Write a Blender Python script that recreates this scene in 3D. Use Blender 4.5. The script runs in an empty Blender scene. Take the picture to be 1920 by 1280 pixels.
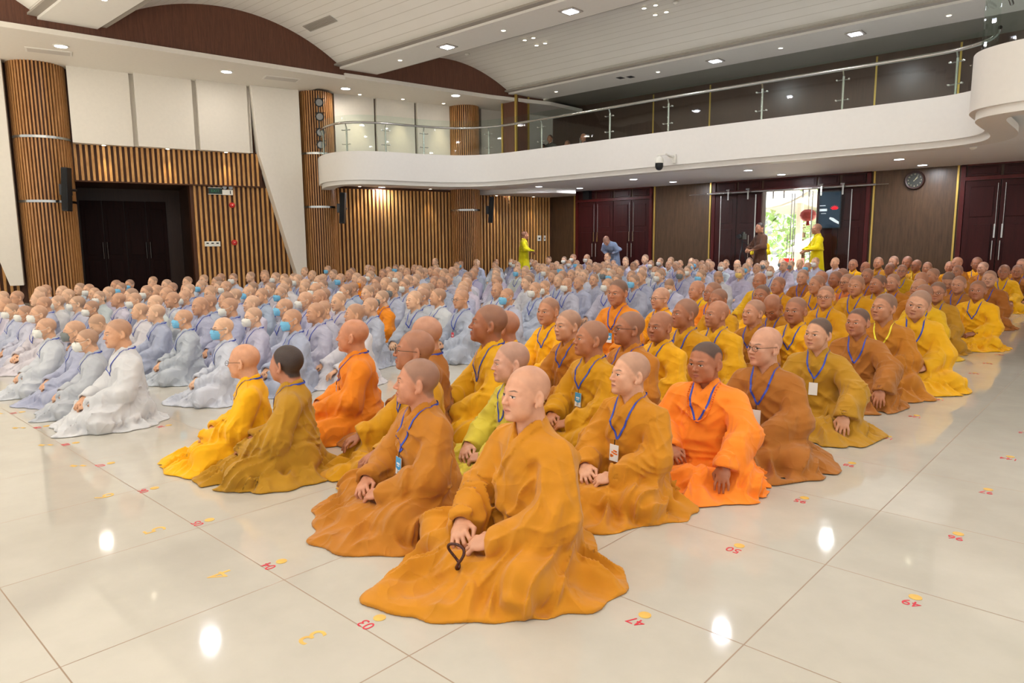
import bpy, bmesh, math, random
import numpy as np
from mathutils import Matrix, Vector
random.seed(5)
LAMP_E, DL_E, SO_E = 36.0, 30.0, 13.0
WORLD, EXPO = .80, .06
# ---------------------------------------------------------------- node helpers
class NT:
    def __init__(s, name, obj=False):
        s.m = bpy.data.materials.new(name); s.m.use_nodes = True; s.t = s.m.node_tree; s.b = s.t.nodes['Principled BSDF']
    def n(s, t, **k):
        x = s.t.nodes.new('ShaderNode' + t)
        for a, v in k.items(): setattr(x, a, v)
        return x
    def set(s, sock, v):
        if isinstance(v, bpy.types.NodeSocket): s.t.links.new(v, sock)
        else: sock.default_value = v
    def math(s, op, a, b=0.0, c=None):
        x = s.n('Math', operation=op); s.set(x.inputs[0], a); s.set(x.inputs[1], b)
        if c is not None: s.set(x.inputs[2], c)
        return x.outputs[0]
    def mix(s, f, a, b):
        x = s.n('Mix', data_type='RGBA'); s.set(x.inputs[0], f); s.set(x.inputs[6], a if not isinstance(a, tuple) else a + (1,) * (4 - len(a))); s.set(x.inputs[7], b if not isinstance(b, tuple) else b + (1,) * (4 - len(b)))
        return x.outputs[2]
    def mixmul(s, a, b):
        x = s.n('Mix', data_type='RGBA', blend_type='MULTIPLY'); x.inputs[0].default_value = 1; s.set(x.inputs[6], a); s.set(x.inputs[7], b); return x.outputs[2]
    def step(s, v, lo, hi):
        x = s.n('MapRange', interpolation_type='SMOOTHSTEP'); s.set(x.inputs[0], v); s.set(x.inputs[1], lo); s.set(x.inputs[2], hi); return x.outputs[0]
    def noise(s, vec, sc, det=3, rough=.5):
        x = s.n('TexNoise'); s.set(x.inputs['Vector'], vec); x.inputs['Scale'].default_value = sc; x.inputs['Detail'].default_value = det; x.inputs['Roughness'].default_value = rough; return x.outputs[0]
    def bump(s, h, st, dist):
        x = s.n('Bump'); s.set(x.inputs['Height'], h); x.inputs['Strength'].default_value = st; x.inputs['Distance'].default_value = dist; s.t.links.new(x.outputs[0], s.b.inputs['Normal'])
    def p(s, k, v): s.set(s.b.inputs[k], v)
def L(c): # srgb 0-255 -> linear
    return tuple(((v / 255) / 12.92 if v / 255 <= .04045 else ((v / 255 + .055) / 1.055) ** 2.4) for v in c)
def plain(name, rgb, rough=.5, metal=0, emit=None, es=0, noise=0, spec=.5, alpha=None):
    k = NT(name); c = L(rgb) + (1,)
    k.p('Base Color', c); k.p('Roughness', rough); k.p('Metallic', metal); k.p('Specular IOR Level', spec)
    tc = k.n('TexCoord').outputs['Object']
    nz = k.noise(tc, 14, 3)
    if noise:
        k.p('Base Color', k.mix(k.step(nz, .25, .75), tuple(v * (1 - noise) for v in c[:3]), tuple(min(1, v * (1 + noise)) for v in c[:3])))
    k.p('Roughness', k.math('ADD', k.math('MULTIPLY', nz, .08), max(rough - .04, 0.0)))
    if emit: k.p('Emission Color', L(emit) + (1,)); k.p('Emission Strength', es)
    return k.m
def skin_mat():
    k = NT('skin'); oi = k.n('ObjectInfo'); base = oi.outputs['Color']; al = oi.outputs['Alpha']
    at = k.n('Attribute', attribute_name='hc', attribute_type='GEOMETRY').outputs['Vector']
    sp = k.n('SeparateXYZ'); k.set(sp.inputs[0], at); x, y, z = sp.outputs
    ax = k.math('ABSOLUTE', x); nz = k.noise(at, 40, 3); nf = k.noise(at, 500, 2)
    tc = k.n('TexCoord').outputs['Object']; n2 = k.noise(tc, 18, 3)
    col = k.mixmul(base, k.mix(k.step(n2, .3, .7), (.90, .86, .84), (1.06, 1.04, 1.02)))
    front = k.step(y, -.045, -.06)
    def ellm(cx, cz, rx, rz, s0=1.25, s1=.75):
        dx = k.math('DIVIDE', k.math('SUBTRACT', ax, cx), rx); dz = k.math('DIVIDE', k.math('SUBTRACT', z, cz), rz)
        r = k.math('SQRT', k.math('ADD', k.math('MULTIPLY', dx, dx), k.math('MULTIPLY', dz, dz)))
        return k.math('MULTIPLY', k.step(r, s0, s1), front)
    # ruddier cheeks and nose
    col = k.mix(k.math('MULTIPLY', ellm(.03, -.03, .035, .02, 1.3, .2), .22), col, k.mixmul(base, (1.05, .72, .66, 1)))
    # scalp stubble
    g = k.math('ADD', k.math('MULTIPLY', y, .9), k.math('MULTIPLY', z, .75)); g = k.math('ADD', g, k.math('MULTIPLY', k.math('SUBTRACT', nz, .5), .012))
    hm = k.math('MULTIPLY', k.step(g, -.012, .006), k.step(z, -.088, -.066)); hm = k.math('MULTIPLY', hm, al)
    hm = k.math('MULTIPLY', hm, k.math('ADD', .75, k.math('MULTIPLY', nf, .4)))
    ear = k.step(ax, .078, .083); hm = k.math('MULTIPLY', hm, k.math('SUBTRACT', 1, ear))
    col = k.mix(k.math('POWER', hm, .85), col, k.mix(k.step(al, .5, 1.0), L((112, 92, 80)), L((44, 38, 36))))
    brow = ellm(.033, k.math('SUBTRACT', .0215, k.math('MULTIPLY', k.math('ABSOLUTE', k.math('SUBTRACT', ax, .036)), .22)), .0185, .0034, 1.3, .6)
    col = k.mix(k.math('MULTIPLY', brow, .75), col, L((48, 34, 28)))
    col = k.mix(ellm(.0315, -.0052, .0145, .0042, 1.15, .9), col, L((216, 200, 190)))
    col = k.mix(ellm(.0315, -.0050, .0058, .0052, 1.1, .9), col, L((22, 14, 12)))
    col = k.mix(k.math('MULTIPLY', ellm(.0315, -.0010, .0165, .0021, 1.3, .8), .9), col, L((34, 20, 16)))
    lip = k.math('MULTIPLY', ellm(0, -.0655, .0235, .0095, 1.15, .8), k.step(y, -.078, -.084))
    col = k.mix(k.math('MULTIPLY', lip, .6), col, L((160, 84, 76)))
    col = k.mix(k.math('MULTIPLY', ellm(0, -.0658, .022, .0012, 1.3, .7), .75), col, L((80, 34, 30)))
    k.p('Base Color', col); k.p('Roughness', k.math('ADD', .40, k.math('MULTIPLY', hm, .15))); k.p('Specular IOR Level', .45)
    k.p('Subsurface Weight', .0)
    k.bump(k.math('ADD', nf, k.math('MULTIPLY', k.noise(tc, 90, 3), .6)), .12, .002)
    return k.m
def cloth_mat(name):
    k = NT(name); oi = k.n('ObjectInfo'); tc = k.n('TexCoord').outputs['Object']
    n1 = k.noise(tc, 6, 3); col = k.mixmul(oi.outputs['Color'], k.mix(k.step(n1, .3, .7), (.93, .93, .93), (1.05, 1.04, 1.03)))
    k.p('Base Color', col); k.p('Roughness', .85); k.p('Specular IOR Level', .2); k.p('Sheen Weight', .15)
    w = k.n('TexWave', wave_type='BANDS', bands_direction='Z'); k.set(w.inputs['Vector'], tc); w.inputs['Scale'].default_value = 260; w.inputs['Distortion'].default_value = 1.5
    def rdg(sx, sy, sz, rot, sc):
        mp = k.n('Mapping'); k.set(mp.inputs[0], tc); mp.inputs['Scale'].default_value = (sx, sy, sz); mp.inputs['Rotation'].default_value = rot
        n = k.n('TexNoise'); k.set(n.inputs['Vector'], mp.outputs[0]); n.inputs['Scale'].default_value = sc; n.inputs['Detail'].default_value = 1; n.inputs['Distortion'].default_value = .6
        a = k.math('ABSOLUTE', k.math('SUBTRACT', k.math('MULTIPLY', n.outputs[0], 2), 1)); return k.math('POWER', k.math('SUBTRACT', 1, k.math('MINIMUM', k.math('MULTIPLY', a, 2.2), 1)), 2.0)
    f = k.math('ADD', rdg(1, 1, .28, (.3, .2, 0), 6.5), k.math('MULTIPLY', rdg(.35, 1, 1.1, (0, .5, .4), 6), .7))
    k.bump(k.math('ADD', k.math('MULTIPLY', w.outputs[1], .02), f), .5, .014)
    return k.m
# ---------------------------------------------------------------- implicit surfaces
def V(*a): return np.array(a, dtype=np.float64)
def cone(p, a, b, ra, rb):
    a = V(*a); b = V(*b); ab = b - a
    t = np.clip(((p - a) @ ab) / (ab @ ab), 0, 1)
    return np.linalg.norm(p - a - t[:, None] * ab, axis=1) - (ra + (rb - ra) * t)
def ell(p, c, r):
    q = p - V(*c); r = V(*r)
    k0 = np.linalg.norm(q / r, axis=1); k1 = np.linalg.norm(q / (r * r), axis=1)
    return k0 * (k0 - 1) / np.maximum(k1, 1e-9)
def smin(a, b, k):
    h = np.clip(.5 + .5 * (b - a) / k, 0, 1)
    return b + (a - b) * h - k * h * (1 - h)
def smax(a, b, k): return -smin(-a, -b, k)
_rs = np.random.RandomState(11); _tab = _rs.rand(64, 64, 64)
def noise(u, v, w):
    u = np.asarray(u, float); v = np.asarray(v, float) + 0 * u; w = np.asarray(w, float) + 0 * u
    iu = np.floor(u).astype(int); iv = np.floor(v).astype(int); iw = np.floor(w).astype(int)
    fu = u - iu; fv = v - iv; fw = w - iw
    fu = fu * fu * (3 - 2 * fu); fv = fv * fv * (3 - 2 * fv); fw = fw * fw * (3 - 2 * fw)
    def g(a, b, c): return _tab[(iu + a) & 63, (iv + b) & 63, (iw + c) & 63]
    x00 = g(0, 0, 0) * (1 - fu) + g(1, 0, 0) * fu; x10 = g(0, 1, 0) * (1 - fu) + g(1, 1, 0) * fu
    x01 = g(0, 0, 1) * (1 - fu) + g(1, 0, 1) * fu; x11 = g(0, 1, 1) * (1 - fu) + g(1, 1, 1) * fu
    return (x00 * (1 - fv) + x10 * fv) * (1 - fw) + (x01 * (1 - fv) + x11 * fv) * fw
def ridge(u, v, w=0.0): return (1 - np.minimum(1, 1.35 * np.abs(2 * noise(u, v, w) - 1))) ** 1.7
def nets(f, lo, hi, h, band):
    lo = np.array(lo, float); n = np.ceil((np.array(hi) - lo) / h).astype(int)
    c = 4; n = ((n + c - 1) // c) * c + 1
    nc = (n - 1) // c + 1
    ax = [lo[i] + np.arange(nc[i]) * h * c for i in range(3)]
    G = np.stack(np.meshgrid(*ax, indexing='ij'), -1).reshape(-1, 3)
    Fc = f(G).reshape(nc)
    near = np.abs(Fc) < (h * c * 1.8 + band)
    cellm = np.zeros(nc - 1, bool)
    for i in (0, 1):
        for j in (0, 1):
            for k in (0, 1):
                cellm |= near[i:nc[0] - 1 + i, j:nc[1] - 1 + j, k:nc[2] - 1 + k]
    fm = np.repeat(np.repeat(np.repeat(cellm, c, 0), c, 1), c, 2)
    nm = np.zeros(n, bool)
    for i in (0, 1):
        for j in (0, 1):
            for k in (0, 1):
                nm[i:n[0] - 1 + i, j:n[1] - 1 + j, k:n[2] - 1 + k] |= fm
    F = np.repeat(np.repeat(np.repeat(Fc, c, 0), c, 1), c, 2)[:n[0], :n[1], :n[2]].copy()
    idx = np.argwhere(nm)
    F[nm] = f(lo + idx * h)
    F[~nm] = np.sign(F[~nm]) * 1.0
    F[0], F[-1], F[:, 0], F[:, -1], F[:, :, 0], F[:, :, -1] = 1, 1, 1, 1, 1, 1
    s = F < 0
    m = n - 1
    cs = np.zeros(tuple(m) + (3,)); cn = np.zeros(m)
    for a in range(3):
        b, d = (a + 1) % 3, (a + 2) % 3
        S0 = [slice(None)] * 3; S1 = [slice(None)] * 3
        S0[a] = slice(0, m[a]); S1[a] = slice(1, n[a])
        f0 = F[tuple(S0)]; f1 = F[tuple(S1)]
        x = (f0 < 0) != (f1 < 0)
        t = np.where(x, f0 / np.where(x, f0 - f1, 1), 0)
        for i in (0, 1):
            for j in (0, 1):
                T = [slice(None)] * 3
                T[b] = slice(i, i + m[b]); T[d] = slice(j, j + m[d]); T = tuple(T)
                xx = x[T]; tt = t[T]
                cn += xx
                cs[..., a] += np.where(xx, tt, 0); cs[..., b] += xx * i; cs[..., d] += xx * j
    act = cn > 0
    vid = -np.ones(m, int); vid[act] = np.arange(act.sum())
    co = np.argwhere(act) + cs[act] / cn[act][:, None]
    verts = lo + co * h
    faces = []
    for a in range(3):
        b, d = (a + 1) % 3, (a + 2) % 3
        S0 = [slice(None)] * 3; S1 = [slice(None)] * 3
        S0[a] = slice(0, m[a]); S1[a] = slice(1, n[a])
        s0 = s[tuple(S0)]; s1 = s[tuple(S1)]
        e = np.argwhere(s0 != s1)
        e = e[(e[:, b] > 0) & (e[:, d] > 0) & (e[:, b] < m[b]) & (e[:, d] < m[d])]
        fl = s0[tuple(e.T)]
        def cid(i, j):
            q = e.copy(); q[:, b] -= i; q[:, d] -= j
            return vid[tuple(q.T)]
        q = np.stack([cid(1, 1), cid(0, 1), cid(0, 0), cid(1, 0)], 1)
        q[~fl] = q[~fl][:, ::-1]
        faces.append(q)
    return verts, np.concatenate(faces)
def mesh_np(name, verts, faces, mats, attr=None, smooth=True):
    me = bpy.data.meshes.new(name)
    nv, nf = len(verts), len(faces)
    me.vertices.add(nv); me.vertices.foreach_set('co', np.asarray(verts, np.float32).ravel())
    k = faces.shape[1]
    me.loops.add(nf * k); me.loops.foreach_set('vertex_index', faces.astype(np.int32).ravel())
    me.polygons.add(nf); me.polygons.foreach_set('loop_start', np.arange(0, nf * k, k, dtype=np.int32))
    me.polygons.foreach_set('use_smooth', np.full(nf, smooth))
    if attr is not None:
        at = me.attributes.new('hc', 'FLOAT_VECTOR', 'POINT'); at.data.foreach_set('vector', np.asarray(attr, np.float32).ravel())
    me.update(calc_edges=True); me.validate()
    for m in (mats if isinstance(mats, (list, tuple)) else [mats]): me.materials.append(m)
    return me
def ezr(yaw, pitch=0, roll=0):
    cy, sy, cp, sp, cr, sr = math.cos(yaw), math.sin(yaw), math.cos(pitch), math.sin(pitch), math.cos(roll), math.sin(roll)
    return np.array([[cy, -sy, 0], [sy, cy, 0], [0, 0, 1]]) @ np.array([[1, 0, 0], [0, cp, -sp], [0, sp, cp]]) @ np.array([[cr, 0, sr], [0, 1, 0], [-sr, 0, cr]])
# ---------------------------------------------------------------- head and hands
def head_sdf(p, w=1.0, jaw=1.0, nose=1.0, mouth=True):
    d = ell(p, (0, .016, .026), (.0775 * w, .098, .089))
    d = smin(d, ell(p, (0, -.028, -.028), (.064 * w, .064, .082)), .03)
    d = smin(d, ell(p, (0, -.034, -.072), (.05 * w * jaw, .053, .044)), .03)
    ax = np.abs(p[:, 0]); q = np.column_stack([ax, p[:, 1], p[:, 2]])
    d = smin(d, ell(q, (.040 * w, -.064, -.026), (.024 * w, .021, .02)), .022)
    d = smin(d, ell(q, (.036 * w * jaw, -.045, -.055), (.024, .03, .028)), .025)
    d = smin(d, cone(q, (.008, -.0865, .014), (.044 * w, -.066, .013), .009, .0085), .016)
    d = smax(d, -ell(q, (.0315 * w, -.106, -.004), (.019, .017, .011)), .012)
    d = smin(d, ell(q, (.0315 * w, -.0765, -.005), (.0165, .0125, .0105)), .005)
    d = smax(d, -cone(q, (.019, -.0925, -.0065), (.044, -.083, -.0055), .0014, .0014), .003)
    n = nose
    d = smin(d, cone(p, (0, -.086, .006), (0, -.107 * (.96 + .04 * n), -.031), .006, .0098 * n), .011)
    d = smin(d, ell(q, (.0115 * n, -.098, -.0345), (.0078 * n, .0095, .007)), .006)
    d = smax(d, -ell(q, (.0065 * n, -.1065, -.0425), (.0035, .005, .0028)), .003)
    if mouth:
        d = smin(d, cone(q, (0, -.0985, -.0595), (.019, -.0885, -.063), .0058, .0035), .006)
        d = smin(d, cone(q, (0, -.0965, -.0715), (.016, -.0880, -.0705), .0068, .004), .006)
        d = smax(d, -cone(q, (0, -.1045, -.0655), (.0225, -.0905, -.0665), .0016, .001), .0035)
    d = smin(d, ell(p, (0, -.078, -.097), (.022 * jaw, .019, .016)), .02)
    d = smin(d, cone(p, (0, .020, -.055), (0, .034, -.2), .050 * (.5 + .5 * w), .055), .025)
    # ears
    e = q - V(.079 * w, .014, -.014); c, s = math.cos(.5), math.sin(.5)
    e = np.column_stack([c * e[:, 0] - s * e[:, 1], s * e[:, 0] + c * e[:, 1], e[:, 2]])
    ear = ell(e, (0, 0, 0), (.009, .0195, .034))
    ear = smax(ear, -ell(e, (.0115, -.002, .003), (.009, .0115, .022)), .004)
    ear = smin(ear, ell(q, (.077 * w, .0, -.042), (.006, .008, .011)), .006)
    d = smin(d, ear, .006)
    return d
def hand_sdf(p, wrist, fwd, nrm, side, curl=.6, spread=.010):
    f = V(*fwd); f /= np.linalg.norm(f); n = V(*nrm); n = n - f * (n @ f); n /= np.linalg.norm(n); l = np.cross(n, f) * side
    W = V(*wrist); q = np.column_stack([(p - W) @ l, (p - W) @ f, (p - W) @ n])
    d = cone(q, (0, -.03, -.002), (0, .005, 0), .027, .023)
    pal = ell(q, (0, .045, 0), (.041, .052, .0165))
    d = smin(d, pal, .018)
    L = [.068, .078, .073, .058]
    for i in range(4):
        x0 = (-.029 + i * .0192); x1 = x0 + (i - 1.5) * spread * .6
        a = (x0, .078 - abs(i - 1.3) * .004, .001); cu = curl * (1 + .15 * math.sin(i * 2.1))
        b = (x1, a[1] + L[i] * .5 * math.cos(cu * .55), a[2] - L[i] * .5 * math.sin(cu * .55))
        c = (x1, b[1] + L[i] * .52 * math.cos(cu * 1.5), b[2] - L[i] * .52 * math.sin(cu * 1.5))
        g = smin(cone(q, a, b, .0098, .0088), cone(q, b, c, .0088, .0068), .003)
        d = smin(d, g, .004)
    a = (-.032, .02, -.004); b = (-.056, .052, -.014); c = (-.048, .084, -.024)
    d = smin(d, smin(cone(q, a, b, .014, .0105), cone(q, b, c, .0105, .008), .004), .007)
    return d
HC = V(0, -.012, .7065)
HANDS = {
 'lap': [((-.102, -.272, .202), (.75, -.62, -.30), (-.1, -.45, .9), -1, .9), ((.108, -.278, .190), (-.86, -.45, -.22), (.1, -.45, .9), 1, 1.0)],
 'knee': [((-.20, -.30, .185), (-.12, -.95, -.42), (0, -.4, .9), -1, .6), ((.20, -.30, .185), (.12, -.95, -.42), (0, -.4, .9), 1, .6)],
 'floor': [((-.11, -.27, .20), (.75, -.62, -.30), (-.1, -.45, .9), -1, 1.0), ((.262, -.375, .185), (.02, -.45, -.89), (.05, -.88, .45), 1, .3)],
}
def make_body(name, head=(1, 1, 1), yaw=0, pitch=0, roll=0, hands='lap', fine=.0035, hfine=.005, mat=None, neck=1.0, mouth=True, HS_=1.06):
    Rm = ezr(yaw, pitch, roll); HC = V(0, -.012, .7065 - (HS_ - 1.06) * .115)
    piv = V(0, .02, -.09)   # rotate about the neck
    def to_head(p): return (p - HC - piv) @ Rm / HS_ + piv
    def hf(p):
        d = head_sdf(to_head(p), *head, mouth=mouth) * HS_
        d = smin(d, cone(p, (0, .025, .62), (0, .03, .5), .050 * neck, .070), .03)
        return np.maximum(d, .5 - p[:, 2])
    v1, f1 = nets(hf, (-.15, -.19, .49), (.15, .17, .86), fine, .004)
    hc = (v1 - HC - piv) @ Rm / HS_ + piv
    low = v1[:, 2] < .60
    def ar(p):
        d = None
        for (w, f, n, s, c) in HANDS[hands]:
            e = hand_sdf(p, w, f, n, s, c)
            d = e if d is None else np.minimum(d, e)
        # forearms run up into the sleeves and meet in the trunk under the robe
        for s in (-1, 1):
            w = HANDS[hands][0 if s < 0 else 1][0]
            d = smin(d, cone(p, (w[0], w[1] + .03, w[2] + .005), (s * .22, -.08, .27), .03, .036), .01)
            d = smin(d, cone(p, (s * .22, -.08, .27), (s * .13, .02, .49), .036, .04), .02)
        d = smin(d, cone(p, (-.1, .02, .48), (.1, .02, .48), .05, .05), .03)
        return d
    v2, f2 = nets(ar, (-.42, -.48, .0), (.44, .12, .54), hfine, .002)
    v = np.concatenate([v1, v2]); f = np.concatenate([f1, f2 + len(v1)])
    at = np.concatenate([hc, np.tile([0, 0, -9.], (len(v2), 1))])
    me = mesh_np(name, v, f, mat, attr=at)
    M = Matrix(np.block([[Rm * HS_, (HC + piv - HS_ * Rm @ piv)[:, None]], [np.zeros((1, 3)), np.ones((1, 1))]]).tolist())
    return me, M
# ---------------------------------------------------------------- robes
def robe_sdf(p, seed=0, fat=1.0, pose='lap', spread=1.0, amp=1.0):
    r0 = seed * 7.31
    x, y, z = p[:, 0], p[:, 1], p[:, 2]
    lean = -.05 * np.clip((z - .15) / .4, 0, 1) * 0
    q = np.column_stack([x / fat, (y - .02) * 1.22 / fat + .02, z])
    T = cone(q, (0, .035, .13), (0, .02, .43), .168, .144)
    T = smin(T, cone(q, (-.112, .03, .478), (.112, .03, .478), .070, .070), .075)
    T = smin(T, cone(p, (0, .04, .49), (0, .028, .572), .088, .070), .035)
    # torso folds : slanting across the chest and gathering at the waist
    uu = x * .55 + z * .83; vv = z * .55 - x * .83; wob = noise(x * 6 + r0, z * 6, y * 4) * .35
    ft = ridge(uu * 17 + wob * 3 + r0, vv * 3.2, y * 3 + r0) + .7 * ridge(vv * 15 + wob * 4 + r0, uu * 3.0, r0) + .9 * ridge(z * 24 + wob * 5 + r0, x * 3.5, y * 3) * np.clip((.33 - z) / .1, 0, 1)
    T = T - .013 * amp * (ft - .6) * np.clip((.56 - z) / .1, 0, 1)
    parts = T
    S = None
    for s in (-1, 1):
        w = HANDS[pose][0 if s < 0 else 1][0]
        el = V(s * .218 * fat, -.055, .262); ha = V(w[0], w[1] + .02, w[2] - .005)
        if pose == 'floor' and s > 0: el = V(.29, -.12, .31)
        sh = V(s * .152 * fat, .03, .466)
        ua = cone(p, sh, el, .074, .084); fa = cone(p, el, ha, .084, .062)
        dr = cone(p, el + V(-s * .02, -.03, -.07), ha + V(s * .03, .045, -.045), .075, .052)
        ax = el - sh; L = np.linalg.norm(ax); ax /= L; t1 = (p - sh) @ ax
        fx = ha - el; L2 = np.linalg.norm(fx); fx /= L2; t2 = (p - el) @ fx
        pr = p - el
        wb = noise(x * 7 + r0, y * 7, z * 7) * 1.6
        f1 = ridge(y * 17 + x * s * 9 + wb + r0 + s, t1 * 3.2, r0) * .8 + .35 * ridge(t1 * 15 + y * 12 + wb * 1.6 + r0, x * 4, r0 + s)
        f2 = ridge(t2 * 19 + z * 13 + wb + r0, x * 3 - y * 3 + s * 3, r0 + 2) + .5 * ridge(z * 22 + wb * 2 + r0, t2 * 4, r0 + s)
        wt = np.exp(-np.linalg.norm(pr, axis=1) / .12)
        ua = ua - .014 * amp * (f1 - .4) * (.6 + wt); fa = fa - .016 * amp * (f2 - .4) * (.6 + wt)
        A = smin(ua, fa, .03); A = smin(A, dr - .010 * amp * f2, .035)
        # opening of the sleeve
        dv = V(*HANDS[pose][0 if s < 0 else 1][1]); dv /= np.linalg.norm(dv)
        A = smax(A, ((p - (V(*w) + dv * .012)) @ dv), .006)
        A = smax(A, -cone(p, V(*w) - dv * .012, V(*w) + dv * .1, .030, .046), .004)
        S = A if S is None else smin(S, A, .012)
    Lg = None
    for s in (-1, 1):
        kn = V(s * .285 * fat, -.245, .082)
        th = cone(p, (s * .10, .06, .12), kn, .128, .088); sn = cone(p, kn, (-s * .02, -.345, .06), .086, .062)
        tx = kn - V(s * .1, .06, .12); tx /= np.linalg.norm(tx); t = (p - kn) @ tx
        pp = (p - kn) @ V(tx[1], -tx[0], 0)
        wb = noise(x * 6 + r0, y * 6, z * 6) * 1.8; f3 = ridge(pp * 15 + z * 8 + wb + r0 + 3 * s, t * 2.6, r0 + s) + .8 * ridge(t * 13 + z * 6 + wb * 1.5, pp * 3, r0 + 5) * np.clip((.15 - z) / .08, 0, 1)
        A = smin(th, sn, .05) - .017 * amp * (f3 - .5)
        Lg = A if Lg is None else smin(Lg, A, .03)
    d = smin(parts, S, .024)
    d = smin(d, Lg, .03)
    # skirt lying on the floor around the knees
    cx, cy = x, y + .10; r = np.hypot(cx, cy); th = np.arctan2(cy, cx)
    Rr = (.42 + .085 * np.sin(-th) ** 3 * (np.sin(-th) > 0)) * spread * (.80 + .34 * noise(np.cos(th) * 1.9 + 9 + r0, np.sin(th) * 1.9 + 9, r0) + .13 * noise(np.cos(th) * 5 + 9 + r0, np.sin(th) * 5 + 9, 3))
    u = np.clip(1 - r / Rr, 0, 1)
    fold = ridge(np.cos(th) * 5.2 + r0 + 20, np.sin(th) * 5.2 + 20, r * 5)
    hgt = .006 + .14 * u ** 2.5 + .040 * amp * fold * np.clip(u * 4, 0, 1) * np.clip((r - .1) * 8, 0, 1) + .010 * fold
    sk = np.maximum((z - hgt) * .75, (r - Rr) * .8)
    d = smin(d, sk, .035)
    # neck opening, V of the collar and the two lapel bands
    d = smax(d, -cone(p, (0, .018, .50), (0, .0, .64), .052, .066), .006)
    front = np.clip((.03 - y) / .03, 0, 1)
    def band(a, b, wd):
        a = np.array(a); b = np.array(b); ab = b - a; t = np.clip(((x - a[0]) * ab[0] + (z - a[1]) * ab[1]) / (ab @ ab), 0, 1)
        dd = np.hypot(x - a[0] - t * ab[0], z - a[1] - t * ab[1])
        return np.clip((wd - dd) / .0035, 0, 1)
    b1 = band((.064, .60), (-.095, .345), .021); b2 = band((-.064, .60), (.0, .485), .021)
    inV = (np.abs(x) < (z - .487) * .62)
    d = d - .009 * front * np.maximum(b1, b2 * (1 - b1) * .8) + .010 * front * inV * (1 - b1) * (1 - b2)
    return np.maximum(d, .0015 - z)
def make_robe(name, seed=0, fat=1.0, pose='lap', spread=1.0, h=.012, mat=None, amp=1.0):
    f = lambda p: robe_sdf(p, seed, fat, pose, spread, amp)
    v, fc = nets(f, (-.62, -.75, -.02), (.62, .45, .62), h, .02)
    return mesh_np(name, v, fc, mat)
def tube_pts(pts, r, n=6, closed=False):
    pts = [V(*q) for q in pts]; vs = []; fs = []; N = len(pts)
    for i, q in enumerate(pts):
        a = pts[(i - 1) % N] if (closed or i > 0) else q; b = pts[(i + 1) % N] if (closed or i < N - 1) else q
        t = b - a; t /= (np.linalg.norm(t) + 1e-12); u = np.cross(t, V(0, 0, 1) if abs(t[2]) < .9 else V(1, 0, 0)); u /= np.linalg.norm(u); w = np.cross(t, u)
        for k in range(n):
            an = 2 * math.pi * k / n; vs.append(q + r * (math.cos(an) * u + math.sin(an) * w))
    for i in range(N if closed else N - 1):
        for k in range(n):
            j = (i + 1) % N; fs.append((i * n + k, i * n + (k + 1) % n, j * n + (k + 1) % n, j * n + k))
    return np.array(vs), np.array(fs)
def join_np(l):
    vs, fs, o = [], [], 0
    for v, f in l: vs.append(v); fs.append(f + o); o += len(v)
    return np.concatenate(vs), np.concatenate(fs)
def on_front(sd, x, z, off=.003):
    ys = np.linspace(-.45, .08, 160); p = np.column_stack([np.full(160, x), ys, np.full(160, z)])
    d = sd(p); i = np.argmax(d < .0); 
    return V(x, (ys[i] if d.min() < 0 else -.12) - off, z)
def make_lanyard(name, sd, mat, zend=.36, width=.006, x1=.0):
    pts = []
    for s in (-1, 1):
        path = []
        for t in np.linspace(0, 1, 12):
            x = s * .066 * (1 - t) + x1 * t + s * .02 * math.sin(t * 3.1); z = .565 + (zend - .565) * t
            path.append(on_front(sd, x, z, .004))
        path = [V(s * .075, .03, .585), V(s * .073, .0, .585)] + path if s < 0 else [V(s * .075, .03, .585), V(s * .073, .0, .585)] + path
        # straight strap held out between high points
        pts.append(path)
    back = [V(-.075, .03, .585), V(-.05, .085, .59), V(0, .105, .59), V(.05, .085, .59), V(.075, .03, .585)]
    L = []
    for path in (pts[0], pts[1], back):
        vs = []; fs = []
        for i, q in enumerate(path):
            a = path[max(i - 1, 0)]; b = path[min(i + 1, len(path) - 1)]; t = b - a; t /= np.linalg.norm(t) + 1e-9
            nn = V(0, -1, .15) if path is not back else (V(q[0], q[1] - .02, 0) + V(1e-3, 0, 0)); nn = nn / np.linalg.norm(nn)
            u = np.cross(t, nn); u /= np.linalg.norm(u) + 1e-9
            for (cu, cn) in ((-1, 0), (1, 0), (1, 1), (-1, 1)): vs.append(q + u * width * cu + nn * .0018 * cn)
        for i in range(len(path) - 1):
            for k in range(4): fs.append((i * 4 + k, i * 4 + (k + 1) % 4, i * 4 + 4 + (k + 1) % 4, i * 4 + 4 + k))
        L.append((np.array(vs), np.array(fs)))
    v, f = join_np(L)
    return mesh_np(name, v, f, mat, smooth=False), pts[0][-1]
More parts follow.
